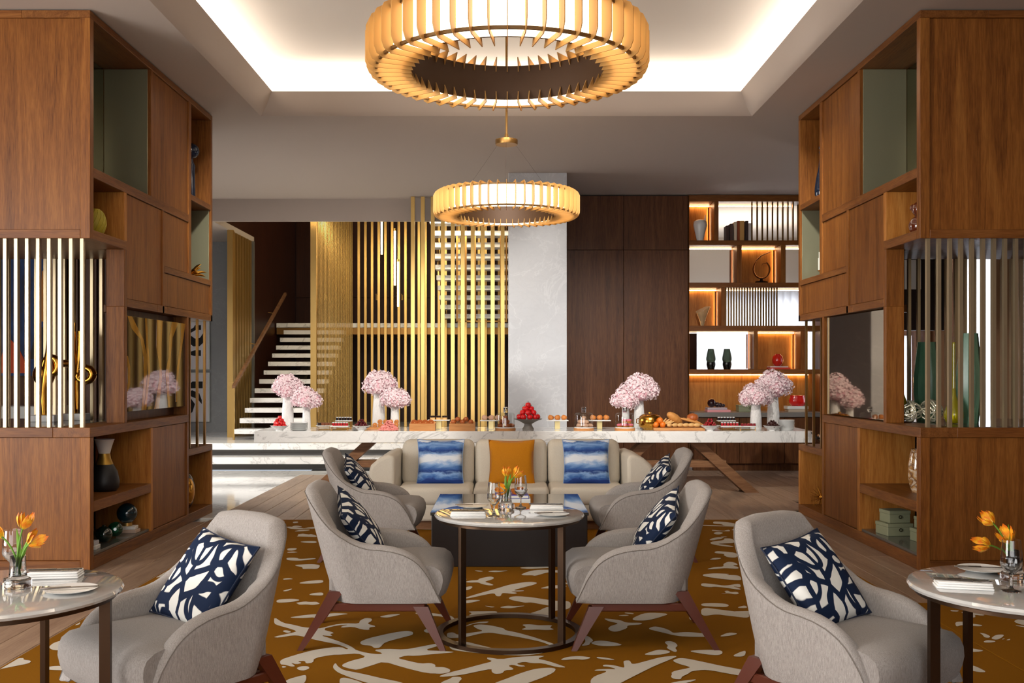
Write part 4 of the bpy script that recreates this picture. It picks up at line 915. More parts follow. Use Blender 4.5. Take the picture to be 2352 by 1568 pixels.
# ================================================================== BUFFET FOOD
def lob(m,c,r,seed,amp=.08,sx=1,sy=1,sz=1,n=12,k=8):
    rd=random.Random(seed); a,b,e=[rd.uniform(2,5) for _ in range(3)]
    return m.ball(c,r,n,k,sx,sy,sz,lambda d:1+amp*math.sin(a*d.x+seed)*math.cos(b*d.y+e))
MF={'straw':plain('strawberry',(214,32,30),.35),'cherry':plain('cherry',(88,12,22),.15),'apple':plain('apple_red',(206,26,30),.18),'bun':plain('bun_crust',(206,128,58),.5),
 'bun2':plain('brown_crust',(168,86,34),.45),'sugar':plain('sugared_bun',(214,170,140),.8),'pink':plain('pink_sweet',(240,150,140),.5),'icing':plain('pink_icing',(236,120,140),.4),
 'choc':plain('chocolate',(38,20,16),.35),'bread':plain('bread_crust',(204,140,70),.6),'bread2':plain('pale_bread',(222,176,112),.65),'orange':plain('orange_peel',(228,120,30),.45),
 'date':plain('date_brown',(60,28,22),.3),'berry':plain('red_berry',(140,16,26),.2),'jam':plain('red_jam_jar',(180,30,40),.15),'dark':plain('dark_jam_jar',(22,16,26),.15),'cake':plain('brown_cake',(120,66,36),.6)}
BOWLW=marble('veined_bowl',(232,230,228),(160,156,152),(205,203,200),8,.2,.5)
def bowl(label,px,Y,r,h,mat=BOWLW,foot=.4):
    return one(MB().lathe([(0,0),(r*foot,0),(r*foot,.01),(r*.8,h*.7),(r,h),(r*.97,h),(r*.72,h*.65),(r*.35,.018),(0,.016)],n=32),'bowl',mat,label,'bowl',50,(BX(px,Y),Y,ZB))
def pile(name,mat,label,cat,group,c,rad,rs,layers,seed,part=None,shape=(1,1,1),stemmat=None):
    rd=random.Random(seed); me=[lob(MB(),(0,0,0),rs,seed+i,.08,*shape).mesh('flesh',mat,70) for i in range(3)]
    stem=MB().tube([(0,0,rs*.8),(rs*.15,0,rs*1.5)],rs*.07,4).mesh('stem',stemmat) if stemmat else None
    z=c[2]
    for li,n in enumerate(layers):
        R_=rad*(1-li/len(layers))*.92 if n>1 else 0
        for k in range(n):
            a=2*PI*k/n+li*.7+rd.uniform(-.2,.2); rr_=R_*rd.uniform(.85,1)
            t=tag(bpy.data.objects.new(name,None if stem else me[k%3]),label,cat,group); COL.objects.link(t)
            t.location=(c[0]+rr_*math.cos(a),c[1]+rr_*math.sin(a),z+rs*shape[2]+li*rs*1.35*shape[2]); t.rotation_euler=(rd.uniform(-.4,.4),rd.uniform(-.4,.4),rd.uniform(0,6))
            if stem: place('flesh',me[k%3],t); place('stem',stem,t)
# strawberries, cherries, berries, dates
b=bowl('marbled white bowl of strawberries at the left end of the buffet',642,13.16,.125,.065)
pile('strawberry',MF['straw'],'red strawberry heaped in the bowl at the buffet left end','fruit','strawberries in the left bowl',(BX(642,13.16),13.16,ZB+.03),.085,.024,[9,8,5,2],5,shape=(.9,.9,1.15))
b=bowl('marbled white bowl of dark cherries before the brass slats',830,13.16,.125,.065)
pile('cherry',MF['cherry'],'dark cherry with stem heaped in the bowl before the brass slats','fruit','cherries in the left bowl',(BX(830,13.16),13.16,ZB+.035),.10,.016,[15,13,9,5,2],6,stemmat=STEMG)
b=bowl('marbled white bowl of red berries right of the bread board',1631,13.16,.135,.07)
pile('cherry',MF['berry'],'red cherry heaped in the bowl right of the bread board','fruit','cherries in the right bowl',(BX(1631,13.16),13.16,ZB+.035),.10,.017,[14,12,9,4,2],7,stemmat=STEMG)
b=bowl('marbled white bowl of dates before the tall right vase',1774,13.16,.125,.065)
pile('date',MF['date'],'brown date piled in the bowl before the tall right vase','fruit','dates in the right bowl',(BX(1774,13.16),13.16,ZB+.04),.09,.020,[11,9,5,2],8,shape=(1.6,.8,.8))
# plate stacks
PL=MB().lathe([(0,0),(.075,0),(.10,.006),(.118,.013),(.12,.016),(.10,.012),(.07,.006),(0,.006)],n=32).mesh('plate',WHITE,50)
for k in range(8):
    tag(place('plate',PL,None,(BX(687,13.22),13.22,ZB+k*.0125)),'white plate in the left buffet stack, %s from the bottom'%ORD[k],'plate','left plate stack')
BW=MB().lathe([(0,0),(.075,0),(.085,.008),(.108,.03),(.112,.034),(.10,.03),(.07,.010),(0,.008)],n=32).mesh('plate',WHITE,50)
for k in range(7):
    tag(place('plate',BW,None,(BX(1806,13.3),13.3,ZB+k*.0165)),'white rimmed plate in the right buffet stack, %s from the bottom'%ORD[k],'plate','right plate stack')
# gold wire stands with boards
def stand(label,px,Y,w_,d,h,rz=0,mat=WHITEM):
    t=thing('display_stand',label,'stand',(BX(px,Y),Y,ZB),rz)
    build(MB().rbox(-w_/2,w_/2,-d/2,d/2,h,h+.012,.003,1),'board',mat,t,world=False)
    for sx in(-1,1):
        for sy in(-1,1): build(MB().tube([(sx*w_*.42,sy*d*.4,0),(sx*w_*.42,sy*d*.4,h)],.004,5),'leg',GOLD,t,world=False)
    build(MB().tube([(-w_*.42,-d*.4,.012),(w_*.42,-d*.4,.012)],.003,5).tube([(-w_*.42,d*.4,.012),(w_*.42,d*.4,.012)],.003,5),'rail',GOLD,t,world=False)
    return Vector((BX(px,Y),Y,ZB+h+.012))
def riser(label,px,Y,w_,d,h):
    t=thing('cake_riser',label,'stand',(BX(px,Y),Y,ZB))
    build(MB().rbox(-w_/2,w_/2,-d/2,d/2,h,h+.012,.004,1),'plate',WHITE,t,world=False); build(MB().rbox(-.035,.035,-.03,.03,0,h,.003,1),'column',plain('pale_brass',(216,196,140),.3,.6),t,world=False)
    build(MB().rbox(-.07,.07,-.05,.05,0,.008,.002,1),'foot',CLEARP,t,world=False)
    return Vector((BX(px,Y),Y,ZB+h+.012))
def jar(label,group,mat,p,r=.016,h=.036):
    t=thing('jar',label,'jar',p,0,group); build(MB().lathe([(0,0),(r,0),(r,h),(0,h)],n=12),'glass',mat,t,40,world=False); build(MB().lathe([(r*1.02,h),(r*1.02,h+.009),(0,h+.009)],n=12),'lid',WHITEM,t,40,world=False)
p=stand('gold wire stand with brown cake slices beside the short left vase',745,13.2,.20,.16,.055,R(20))
for k in range(4): one(MB().rbox(-.022,.022,-.045,.045,0,.034,.004,1),'cake_slice',MF['cake'] if k else MF['choc'],'%s cake slice from the left on the stand by the short left vase'%ORD[k],'cake',None,(p.x-.07+k*.046,p.y,p.z),(0,0,R(20)),group='cake slices on the left stand')
p=stand('low gold wire stand with red jam jars before the dense brass screen',781,13.18,.24,.12,.05)
for k in range(6): jar('%s red jam jar on the low stand before the dense brass screen'%ORD[k],'red jars on the left stand',MF['jam'],(p.x-.09+k*.036,p.y,p.z))
p=stand('taller gold wire stand with dark jam jars before the dense brass screen',790,13.42,.22,.11,.11)
for k in range(6): jar('%s dark jam jar on the taller stand before the dense brass screen'%ORD[k],'dark jars on the left stand',MF['dark'],(p.x-.09+k*.036,p.y,p.z))
p=stand('low gold wire stand with red jam jars right of the berry bowl',1676,13.18,.26,.12,.05)
for k in range(6): jar('%s red jam jar on the low stand right of the berry bowl'%ORD[k],'red jars on the right stand',MF['jam'],(p.x-.10+k*.04,p.y,p.z))
p=stand('taller gold wire stand with dark jam jars right of the berry bowl',1668,13.42,.24,.11,.11)
for k in range(6): jar('%s dark jam jar on the taller stand right of the berry bowl'%ORD[k],'dark jars on the right stand',MF['dark'],(p.x-.10+k*.04,p.y,p.z))
p=stand('gold wire stand with red glazed tartlets before the short right vase',1718,13.16,.22,.14,.05,R(-14))
for k in range(5): one(MB().rbox(-.019,.019,-.04,.04,0,.022,.003,1).rbox(-.017,.017,-.036,.036,.022,.034,.004,1),'tartlet',MF['berry'],'%s red glazed tartlet on the stand before the short right vase'%ORD[k],'tart',None,(p.x-.08+k*.04,p.y-.02+k*.0,p.z),(0,0,R(-14)),group='red tartlets on the right stand')
# smiling buns on a board, pink sweets
bd=one(MB().rbox(-.21,.21,-.09,.09,0,.035,.004,1),'serving_board',W['board'],'wooden serving board carrying the smiling buns','board',None,(BX(880,13.45),13.45,ZB))
def smile_bun(p,d):
    t=thing('smiling_bun','bun with a chocolate smile on the serving board, %s'%d,'bun',p,0,'smiling buns on the board')
    t.rotation_euler=(R(55),0,0)
    build(MB().ball((0,0,.0),.034,14,8,1,1,.62),'bun',MF['bun'],t,60,world=False)
    build(MB().ball((-.011,.009,.019),.0045,6,4),'eye',MF['choc'],t,60,world=False); build(MB().ball((.011,.009,.019),.0045,6,4),'eye',MF['choc'],t,60,world=False)
    build(MB().tube([(.016*math.cos(a),.016*math.sin(a)-.002,.0205) for a in [PI+.3+.25*i for i in range(11)]],.0022,5),'smile',MF['choc'],t,60,world=False)
for i in range(5): smile_bun((BX(862,13.42)+i*.072,13.38,ZB+.035+.027),ORD[i]+' of the front row')
for i in range(4): smile_bun((BX(872,13.42)+i*.074,13.45,ZB+.035+.068),ORD[i]+' of the back row')
sweet=MB().tube([(-.022,0,0),(-.01,0,.004),(.01,0,.004),(.022,0,0)],[.008,.0105,.0105,.008],8).mesh('pink_sweet',MF['pink'],60); rd=random.Random(4)
for l,n in enumerate((20,16,13,10,7,4,2)):
    for k in range(n):
        a=2*PI*k/n+l*.4; r_=.115*(1-l/7.2)
        tag(place('pink_sweet',sweet,None,(BX(893,13.14)+r_*math.cos(a),13.14+r_*.7*math.sin(a),ZB+.012+l*.0185),(rd.uniform(-.3,.3),rd.uniform(-.3,.3),rd.uniform(0,3))),'small pink sweet in the cone-shaped heap before the buns','sweet','heap of pink sweets')
# wooden boxes of pastry
def crate(label,px,Y):
    t=thing('wooden_crate',label,'crate',(BX(px,Y),Y,ZB)); w_,d,h=.34,.17,.095
    for n,a in (('side',(-w_/2,w_/2,-d/2,-d/2+.012,0,h)),('side',(-w_/2,w_/2,d/2-.012,d/2,0,h+.02)),('side',(-w_/2,-w_/2+.012,-d/2+.012,d/2-.012,0,h)),('side',(w_/2-.012,w_/2,-d/2+.012,d/2-.012,0,h)),('bottom',(-w_/2+.012,w_/2-.012,-d/2+.012,d/2-.012,0,.012))):
        build(MB().rbox(*a,.002,1),n,W['board'],t,world=False)
    build(MB().rbox(-w_/2+.015,w_/2-.015,-d/2+.015,d/2-.015,.012,h-.012,.003,1),'paper_liner',LINEN,t,world=False)
    return Vector((BX(px,Y),Y,ZB+h-.012))
def spiral():
    m=MB(); pts=[]
    for i in range(40):
        a=i*.45; r=.008+.0009*i; pts.append((r*math.cos(a),0,.036+r*math.sin(a)*.8))
    return m.tube(pts,.008,6)
PASTRY=spiral().mesh('pastry',MF['bun2'],60)
p=crate('wooden crate of swirl pastries, the left of two on the buffet',971,13.16)
for i in range(4): tag(place('swirl_pastry',PASTRY,None,(p.x-.11+i*.073,p.y,p.z-.01)),'%s brown swirl pastry from the left in the left crate'%ORD[i],'pastry','swirl pastries in the left crate')
p=crate('wooden crate of round buns, the right of two on the buffet',1062,13.16)
for i,(dx,dz) in enumerate(((-.12,0),(-.06,.035),(0,0),(.045,.035),(.11,0))): one(lob(MB(),(0,0,.03),.037,i,.05,1,1,.9),'bun',MF['bun2'],'%s glazed round bun from the left in the right crate'%ORD[i],'bun',60,(p.x+dx,p.y,p.z+dz),group='buns in the right crate')
p=riser('white cake riser with chocolate-topped cakes between the two crates',1008,13.5,.30,.14,.115)
for i in range(3):
    t=thing('small_cake','%s chocolate-topped cake on the riser between the crates'%ORD[i],'cake',(p.x-.085+i*.082,p.y,p.z),0,'chocolate topped cakes'); build(MB().lathe([(0,0),(.034,0),(.036,.03),(0,.03)],n=16),'sponge',MF['bread2'],t,40,world=False); build(MB().lathe([(.034,.03),(.036,.05),(.028,.055),(0,.055)],n=16),'topping',MF['choc'],t,40,world=False)
def buns_on(p,label,group,mat,n=3,r=.042,dx=.09):
    for i in range(n): one(lob(MB(),(0,0,r*.8),r,i*3,.09,1,1,.85),'bun',mat,'%s %s'%(['left','middle','right'][i],label),'bun',60,(p.x+(i-(n-1)/2)*dx,p.y,p.z),group=group)
p=riser('white cake riser with sugared buns behind the left cloche',1128,13.5,.30,.14,.11); buns_on(p,'sugared bun on the riser behind the left glass cloche','sugared buns',MF['sugar'])
p=riser('white cake riser with golden buns before the stone column edge',1280,13.5,.30,.14,.11); buns_on(p,'golden bun on the riser before the stone column','golden buns by the column',MF['bun'])
p=riser('white cake riser with ridged buns behind the middle cloche',1377,13.5,.30,.14,.11); buns_on(p,'ridged golden bun on the riser behind the middle cloche','ridged buns',MF['bun'])
# glass cloches
CARD=N('menu_card_print'); CARD.p(col=lin((235,235,235)),rough=.4); CARD=CARD.m
def cloche(label,px,Y,r=.135,h=.2):
    t=thing('glass_cloche',label,'cloche',(BX(px,Y),Y,ZB))
    build(MB().lathe([(0,0),(r,0),(r,.028),(r*.96,.032),(0,.032)],n=36),'base_board',W['board'],t,40,world=False)
    build(MB().lathe([(r*.93,.032),(r*.93,.032+h*.82),(r*.88,.032+h*.95),(r*.78,.032+h),(0,.032+h)],n=40),'dome',CLEARP,t,50,world=False)
    build(MB().lathe([(r*.935,.032),(r*.945,.04),(r*.935,.046)],n=40,cap=False),'rim',WHITE,t,50,world=False)
    build(MB().rbox(-.028,.028,-.02,.02,.034+h,.034+h+.075,.006,2),'knob',GLASS,t,40,world=False)
    build(box(-.024,-.004,-.0215,-.0205,h+.075,h+.095).box(.006,.024,-.0215,-.0205,h+.078,h+.098).box(-.022,.022,-.0215,-.0205,h+.052,h+.062),'knob_print',INK,t,world=False)
    return Vector((BX(px,Y),Y,ZB+.033))
p=cloche('glass cloche over brown pastries left of the apple stand',1161,13.2)
k=0
for l,n in enumerate((5,3,1)):
    for i in range(n):
        a=2*PI*i/n+l; r_=(.078,.045,0)[l]; one(lob(MB(),(0,0,.03),.036,k,.1,1.15,.95,.85),'pastry',MF['bun2'],'brown glazed pastry under the cloche left of the apples','pastry',60,(p.x+r_*math.cos(a),p.y+r_*math.sin(a),p.z+l*.052),(0,0,k),group='pastries under the left cloche'); k+=1
p=cloche('glass cloche over pale rolls right of the stone column',1341,13.2)
for l,n in enumerate((5,3,1)):
    for i in range(n):
        a=2*PI*i/n+l; r_=(.078,.045,0)[l]; one(lob(MB(),(0,0,.03),.036,k,.16,1.3,.85,.8),'roll',MF['sugar'],'pale dusted roll under the middle glass cloche','bread roll',60,(p.x+r_*math.cos(a),p.y+r_*math.sin(a),p.z+l*.05),(0,0,k),group='rolls under the middle cloche'); k+=1
p=cloche('glass cloche over pink muffins in front of the short vase',1435,13.2)
def muffin(q,d):
    t=thing('muffin','pink iced muffin under the glass cloche, %s'%d,'muffin',q,0,'pink muffins under the right cloche')
    build(MB().lathe([(0,0),(.026,0),(.034,.036),(0,.036)],n=14),'case',MF['bun'],t,40,world=False); build(MB().ball((0,0,.038),.037,12,7,1,1,.55),'icing',MF['icing'],t,60,world=False)
for i in range(3): muffin((p.x-.075+i*.075,p.y-.03,p.z),ORD[i]+' of the front row')
for i in range(2): muffin((p.x-.04+i*.08,p.y+.05,p.z),ORD[i]+' of the back row')
for i in range(2): muffin((p.x-.005+i*.062,p.y+.0,p.z+.062),ORD[i]+' of the upper row')
# footed bowl of apples
Y=13.4; one(MB().lathe([(0,0),(.075,0),(.078,.01),(.055,.05),(.05,.075),(.12,.115),(.19,.14),(.192,.145),(.18,.142),(.10,.12),(0,.11)],n=40),'footed_bowl',plain('grey_stoneware',(120,112,104),.5),'grey stoneware footed bowl heaped with red apples','bowl',50,(BX(1213,Y),Y,ZB))
am=lob(MB(),(0,0,0),.04,2,.03,1,1,.92).mesh('flesh',MF['apple'],60); stm=MB().tube([(0,0,.033),(.004,0,.05)],.003,5).mesh('stem',MF['choc'])
for l,(n,r_) in enumerate(((9,.125),(6,.085),(4,.05),(2,.035))):
    for i in range(n):
        a=2*PI*i/n+l*.5; t=thing('apple','red apple heaped on the grey footed bowl','fruit',(BX(1213,Y)+r_*math.cos(a),Y+r_*math.sin(a),ZB+.178+l*.050-(0 if l else .008)),a,'apples on the footed bowl'); place('flesh',am,t); place('stem',stm,t)
# gold urn
Y=13.35; t=thing('gold_urn','polished gold lidded urn standing left of the bread board','urn',(BX(1493,Y),Y,ZB))
build(MB().lathe([(0,.02),(.12,.02),(.15,.05),(.155,.12),(.145,.17),(.12,.195),(0,.195)],n=36),'body',GOLD,t,50,world=False); build(MB().lathe([(.11,.195),(.112,.205),(.07,.215),(.02,.22),(.018,.235),(0,.238)],n=30),'lid',GOLD,t,50,world=False)
for sx in (-1,1): build(MB().tube([(sx*.152,0,.15),(sx*.18,0,.14),(sx*.18,0,.09),(sx*.153,0,.08)],.007,6),'handle',GOLD,t,60,world=False)
build(MB().lathe([(.10,0),(.11,.02),(0,.02)],n=30),'foot',GOLD,t,50,world=False)
# bread board
Yb_=13.3; xb=BX(1556,Yb_); one(MB().rbox(-.34,.34,-.16,.16,0,.035,.005,1),'bread_board',W['board'],'long wooden board heaped with breads and oranges','board',None,(xb,Yb_,ZB))
zb=ZB+.035
def loaf(label,cat,mat,x,y,z,l,r,rz,ry=0,group=None,amp=.04):
    m=MB(); n=14; pts=[(-l/2+l*i/n,0,0) for i in range(n+1)]; rs=[r*max(.12,math.sin(PI*min(1,max(0,(i/n)*.92+.04)))**.45)*(1+amp*math.sin(i*2.2)) for i in range(n+1)]
    m.tube(pts,rs,12,.85); return one(m,'bread_loaf',mat,label,cat,60,(x,y,z),(0,ry,rz),group)
for i,(dx,dz) in enumerate(((-.30,0),(-.245,.055),(-.21,0))): one(MB().ball((0,0,.04),.042,16,10),'orange',MF['orange'],'orange on the bread board, the %s one'%['left','upper','right'][i],'fruit',70,(xb+dx,Yb_-.08,zb+dz),group='oranges on the bread board')
loaf('large crusty loaf leaning on the bread board','bread',MF['bread'],xb-.03,Yb_+.04,zb+.11,.26,.075,R(30),R(35))
loaf('round dark seeded loaf at the back of the bread board','bread',MF['bun2'],xb+.22,Yb_+.10,zb+.12,.15,.075,0)
loaf('large crusty loaf lying under the leaning loaf','bread',MF['bun2'],xb-.1,Yb_+.06,zb+.06,.2,.06,R(-10))
for i in range(4): loaf('%s thin baguette of the fan on the bread board'%ORD[i],'bread',MF['bread'],xb+.17+.05*i,Yb_+.02+.01*i,zb+.085-.016*i,.30,.022,R(-8),R(14+6*i),'baguettes on the bread board',.02)
for i in range(6): loaf('%s plump pale roll along the front of the bread board'%ORD[i],'bread',MF['bread2'],xb-.12+.073*i,Yb_-.09,zb+.034,.105,.034,R(60-8*i),0,'pale rolls on the bread board')
for i in range(4): loaf('%s pointed breadstick standing behind the oranges'%ORD[i],'bread',MF['bread2'],xb-.20+.03*i,Yb_-.02,zb+.06,.16,.015,R(10),R(-50+12*i),'breadsticks on the bread board')

# ================================================================== PLACE SETTINGS
PLATE=MB().lathe([(0,0),(.06,0),(.068,.004),(.094,.010),(.098,.013),(.09,.012),(.066,.008),(0,.006)],n=48).mesh('plate',WHITE,50)
KN=MB().rbox(-.11,.0,-.006,.006,0,.006,.002,1).prism([(0,-.006),(.09,-.008),(.10,-.003),(.10,.004),(0,.005)],lambda a,b,d:(a,b,d),.001,.004)
KNIFE=KN.mesh('knife',CHROME,40)
FK=MB().rbox(-.11,.03,-.0045,.0045,0,.004,.0015,1).rbox(.03,.06,-.011,.011,.001,.004,.001,1)
for k in range(4): FK.rbox(.058,.10,-.011+k*.0062,-.0075+k*.0062,.001,.004,.0006,1)
FORK=FK.mesh('fork',CHROME,40)
def napkin_mesh():
    m=MB()
    for i,z in enumerate((0,.009,.018)): m.rbox(-.105+.004*i,.105-.002*i,-.05+.003*i,.05,z,z+.0085,.004,2)
    return m.mesh('napkin',LINEN,50)
NAP=napkin_mesh()
def glass_mesh():
    return MB().lathe([(0,.0),(.034,.0),(.035,.003),(.012,.008),(.005,.02),(.0045,.055),(.007,.062),(.012,.066)],n=32).mesh('stem',GLASS,60), \
      MB().lathe([(0,.066),(.012,.067),(.036,.095),(.040,.105),(.039,.14),(.033,.20),(.0318,.20),(.0378,.14),(.0388,.106),(.035,.097),(.012,.070),(0,.069)],n=40).mesh('bowl',GLASS,60)
GS,GB=glass_mesh()
WATERG=glassm('still_water',(250,252,252),0,1.33)
def wineglass(label,x,y):
    t=thing('wine_glass',label,'glass',(x,y,ZT)); place('stem',GS,t); place('bowl',GB,t)
VB=MB().lathe([(0,0),(.046,0),(.05,.006),(.05,.028),(.044,.036),(.034,.042),(.031,.06),(.029,.125),(.0272,.125),(.029,.06),(.03,.046),(.0,.040)],n=36).mesh('vase_body',GLASS,60)
TUL=N('tulip_petal'); sp=TUL.n('ShaderNodeSeparateXYZ',{0:TUL.obj()}); TUL.p(col=TUL.ramp(TUL.math('ADD',TUL.math('MULTIPLY',sp.outputs[2],14),TUL.math('MULTIPLY',TUL.noise(TUL.map(TUL.obj(),(160,160,30)),1,2),.6)),[(.2,lin((190,190,40))),(.42,lin((236,178,30))),(.6,lin((230,130,20))),(.8,lin((240,180,40))),(1,lin((226,110,20)))]),rough=.5); TUL=TUL.m
def bloom_mesh(seed,openn):
    m=MB(); rd=random.Random(seed)
    for k in range(9):
        a0=2*PI*k/9*1.0+(.35 if k%2 else 0); rr_=.75+.25*(k%3)/2; hh=.052*rd.uniform(.88,1.1)
        def g(u,v,a0=a0,rr_=rr_,hh=hh):
            wdt=math.sin(PI*min(1,.12+.80*v))**.8*.72; a=a0+(u-.5)*wdt*1.25
            r=(.006+.021*math.sin(PI*min(1,v*.72+.02))**.8)*rr_+openn*.012*v*v
            return (r*math.cos(a),r*math.sin(a),hh*v+.004*math.cos((u-.5)*6)*v)
        m.grid(g,6,8)
    return m.mesh('bloom',TUL,60,False)
BLOOMS=[bloom_mesh(1,.5),bloom_mesh(2,1.0),bloom_mesh(3,.2)]
def leaf_mesh(pts,wd):
    P=[Vector(p) for p in pts]; m=MB(); o=[];f=[]
    for i,p in enumerate(P):
        t=(P[min(i+1,len(P)-1)]-P[max(i-1,0)]).normalized(); s=t.cross(Vector((0,1,0))); s=s.normalized() if s.length>.1 else Vector((1,0,0)); b=s.cross(t)
        w2=wd*math.sin(PI*(.1+.88*i/(len(P)-1)))**.8
        o+= [p-s*w2+b*w2*.5,p,p+s*w2+b*w2*.5]
    for i in range(len(P)-1):
        for k in range(2): f.append((i*3+k,i*3+k+1,i*3+3+k+1,i*3+3+k))
    return m.add(o,f)
def bez(a,b,c,n=10): return [tuple(Vector(a)*(1-t)**2+Vector(b)*2*t*(1-t)+Vector(c)*t*t) for t in [i/n for i in range(n+1)]]
def tulips(where,x,y,blooms):
    t=thing('glass_vase','clear glass tulip vase with wide foot on the %s'%where,'vase',(x,y,ZT)); place('vase_body',VB,t)
    for i,(dx,dy,dz,kind,tilt,desc) in enumerate(blooms):
        q=thing('tulip','%s on the %s'%(desc,where),'flower',(x,y,ZT+.042),0,'orange tulips')
        top=Vector((dx,dy,dz-.042)); s0=((i-1)*.008,.004*(i-1),.002)
        pts=bez(s0,(dx*.25+s0[0]*.6,dy*.2,dz*.6),top); d=(Vector(pts[-1])-Vector(pts[-3])).normalized()
        build(MB().tube(pts,.0035,7),'stem',STEMG,q,60,world=False)
        b=place('bloom',BLOOMS[kind],q,top-d*.004); b.rotation_mode='QUATERNION'; b.rotation_quaternion=Vector((0,0,1)).rotation_difference((d+Vector((tilt,0,0))).normalized())
        b.scale=(1.15,1.15,1.15)
        sgn=-1 if i%2 else 1
        lf=bez((s0[0],0,.03),(sgn*.012+dx*.2,.01,.10),(dx*.55+sgn*.035,-.01*sgn,.15+.02*i),9); build(leaf_mesh(lf,.009),'leaf',LEAFG,q,60,world=False)
    
def setting(where,plate,prz,nap,nrz):
    tag(place('plate',PLATE,None,(plate[0],plate[1],ZT)),'white side plate with a knife across it on the '+where,'plate')
    tag(place('knife',KNIFE,None,(plate[0],plate[1],ZT+.0135),(0,0,prz)),'steel knife lying across the plate on the '+where,'knife')
    tag(place('napkin',NAP,None,(nap[0],nap[1],ZT),(0,0,nrz)),'folded white napkin under cutlery on the '+where,'napkin')
    tag(place('knife',KNIFE,None,(nap[0],nap[1]+.016,ZT+.027),(0,0,nrz+.06)),'steel knife lying on the napkin on the '+where,'knife')
    tag(place('fork',FORK,None,(nap[0],nap[1]-.016,ZT+.027),(0,0,nrz-.05)),'steel fork lying on the napkin on the '+where,'fork')
setting('left marble table',(-1.685,3.86),R(14),(-1.87,4.13),R(8))
setting('right marble table',(2.03,4.26),R(-10),(1.80,3.93),R(-14))
setting('left half of the centre table',(-.21,6.25),R(-4),(-.226,5.89),R(2))
setting('right half of the centre table',(.275,5.90),R(6),(.25,6.18),R(-3))
wineglass('empty wine glass left of the tulips on the centre table',-.073,5.86); wineglass('empty wine glass right of the tulips on the centre table',.09,6.24)
wineglass('empty wine glass on the right marble table',1.955,3.86); wineglass('empty wine glass at the left frame edge on the left marble table',-2.03,4.1)
tulips('left marble table',-1.925,3.93,[(.02,0,.235,0,0,'orange open tulip'),(.055,-.02,.175,1,.25,'drooping yellow and orange tulip'),(-.065,0,.20,2,-.2,'half hidden yellow tulip')])
tulips('centre table',0,6.17,[(.0,0,.205,2,0,'tall greenish tulip'),(.05,.01,.20,1,.1,'tall orange tulip'),(-.01,-.03,.115,1,-.1,'low orange tulip')])
tulips('right marble table',2.06,4.05,[(-.085,0,.235,2,-.15,'tall yellow tulip'),(-.03,-.02,.165,1,0,'full orange tulip'),(-.11,-.02,.15,0,-.9,'side facing orange tulip')])
# ================================================================== ORNAMENTS, LEFT SHELVING
def vase(prof,mat,label,loc,n=32,name='vase',cat='vase',sm=60,**kw): return one(MB().lathe(prof,n=n,**kw),name,mat,label,cat,sm,loc)
YEL=plain('yellow_ceramic',(168,150,30),.5)
t=thing('ribbed_vase','yellow ceramic vase with slanting ribs in the upper left niche','vase',(XA-.14,8.42,2.745))
build(MB().lathe([(0,0),(.05,0),(.075,.03),(.095,.09),(.09,.15),(.07,.20),(.045,.225),(.036,.22),(0,.18)],n=32),'body',YEL,t,60,world=False)
for k in range(16):
    pts=[]
    for i in range(9):
        z=.02+.19*i/8; a=2*PI*k/16+i*.11; r=interp([(.0,.05),(.03,.075),(.09,.0955),(.15,.0905),(.20,.07),(.225,.045)],z); pts.append((r*math.cos(a),r*math.sin(a),z))
    build(MB().tube(pts,.0045,5),'rib',YEL,t,60,world=False)
t=thing('bust_figure','dark slender figurine with a round head in the left far upper niche','figurine',(XA-.12,10.86,3.48))
build(MB().lathe([(0,0),(.075,0),(.07,.05),(.065,.30),(.07,.36),(.05,.40),(.045,.44),(0,.44)],n=24),'body',NAVYG,t,60,world=False); build(MB().ball((.02,0,.52),.085,18,12,1.1,1,1.05),'head',NAVYG,t,60,world=False)
t=thing('metal_leaf_plant','spiky gold and orange leaf ornament in the left far niche','ornament',(XA-.14,10.95,2.63)); rd=random.Random(11)
build(MB().lathe([(0,0),(.06,0),(.06,.02),(0,.03)],n=16),'base',BLACK,t,40,world=False)
for k in range(34):
    a=rd.uniform(0,2*PI); e=rd.uniform(.05,.9); l=rd.uniform(.10,.20); d=Vector((math.cos(a)*math.cos(e),math.sin(a)*math.cos(e),math.sin(e)))
    build(leaf_mesh(bez((0,0,.02),d*l*.6+Vector((0,0,.05)),d*l,6),.014),'leaf',GOLD if k%3 else plain('copper_leaf',(190,100,40),.3,.8) if k==0 else GOLD,t,60,world=False)
one(leaf_mesh(bez((0,0,0),(.02,0,.12),(-.03,0,.22),8),.012),'white_feather',WHITEM,'single white curled leaf standing in the left far niche','ornament',60,(XA-.13,10.80,2.70))
t=thing('banded_vase','black vase with gold waist and white flared neck in the left base niche','vase',(XA-.2,8.78,.55))
build(MB().lathe([(0,0),(.10,0),(.122,.03),(.128,.08),(.11,.17),(.075,.235)],n=36),'body',plain('matt_black',(24,24,27),.45),t,60,world=False)
build(MB().lathe([(.075,.235),(.055,.285),(.048,.33)],n=36,cap=False),'gold_waist',plain('satin_gold',(184,146,66),.35,.8),t,60,world=False)
build(MB().lathe([(.048,.33),(.06,.38),(.08,.445),(.086,.455),(.078,.45),(.05,.37),(0,.34)],n=36),'white_neck',plain('white_glass',(236,234,230),.3),t,60,world=False)
DGREEN=N('dark_green_glass').p(col=lin((8,40,34)),rough=.03,coat=1.0,trans=.35).m; TEAL=plain('teal_glaze',(14,44,54),.15,coat=1.0); GGLASS=N('green_glass').p(col=lin((20,96,64)),rough=.03,trans=.7,coat=1.0).m
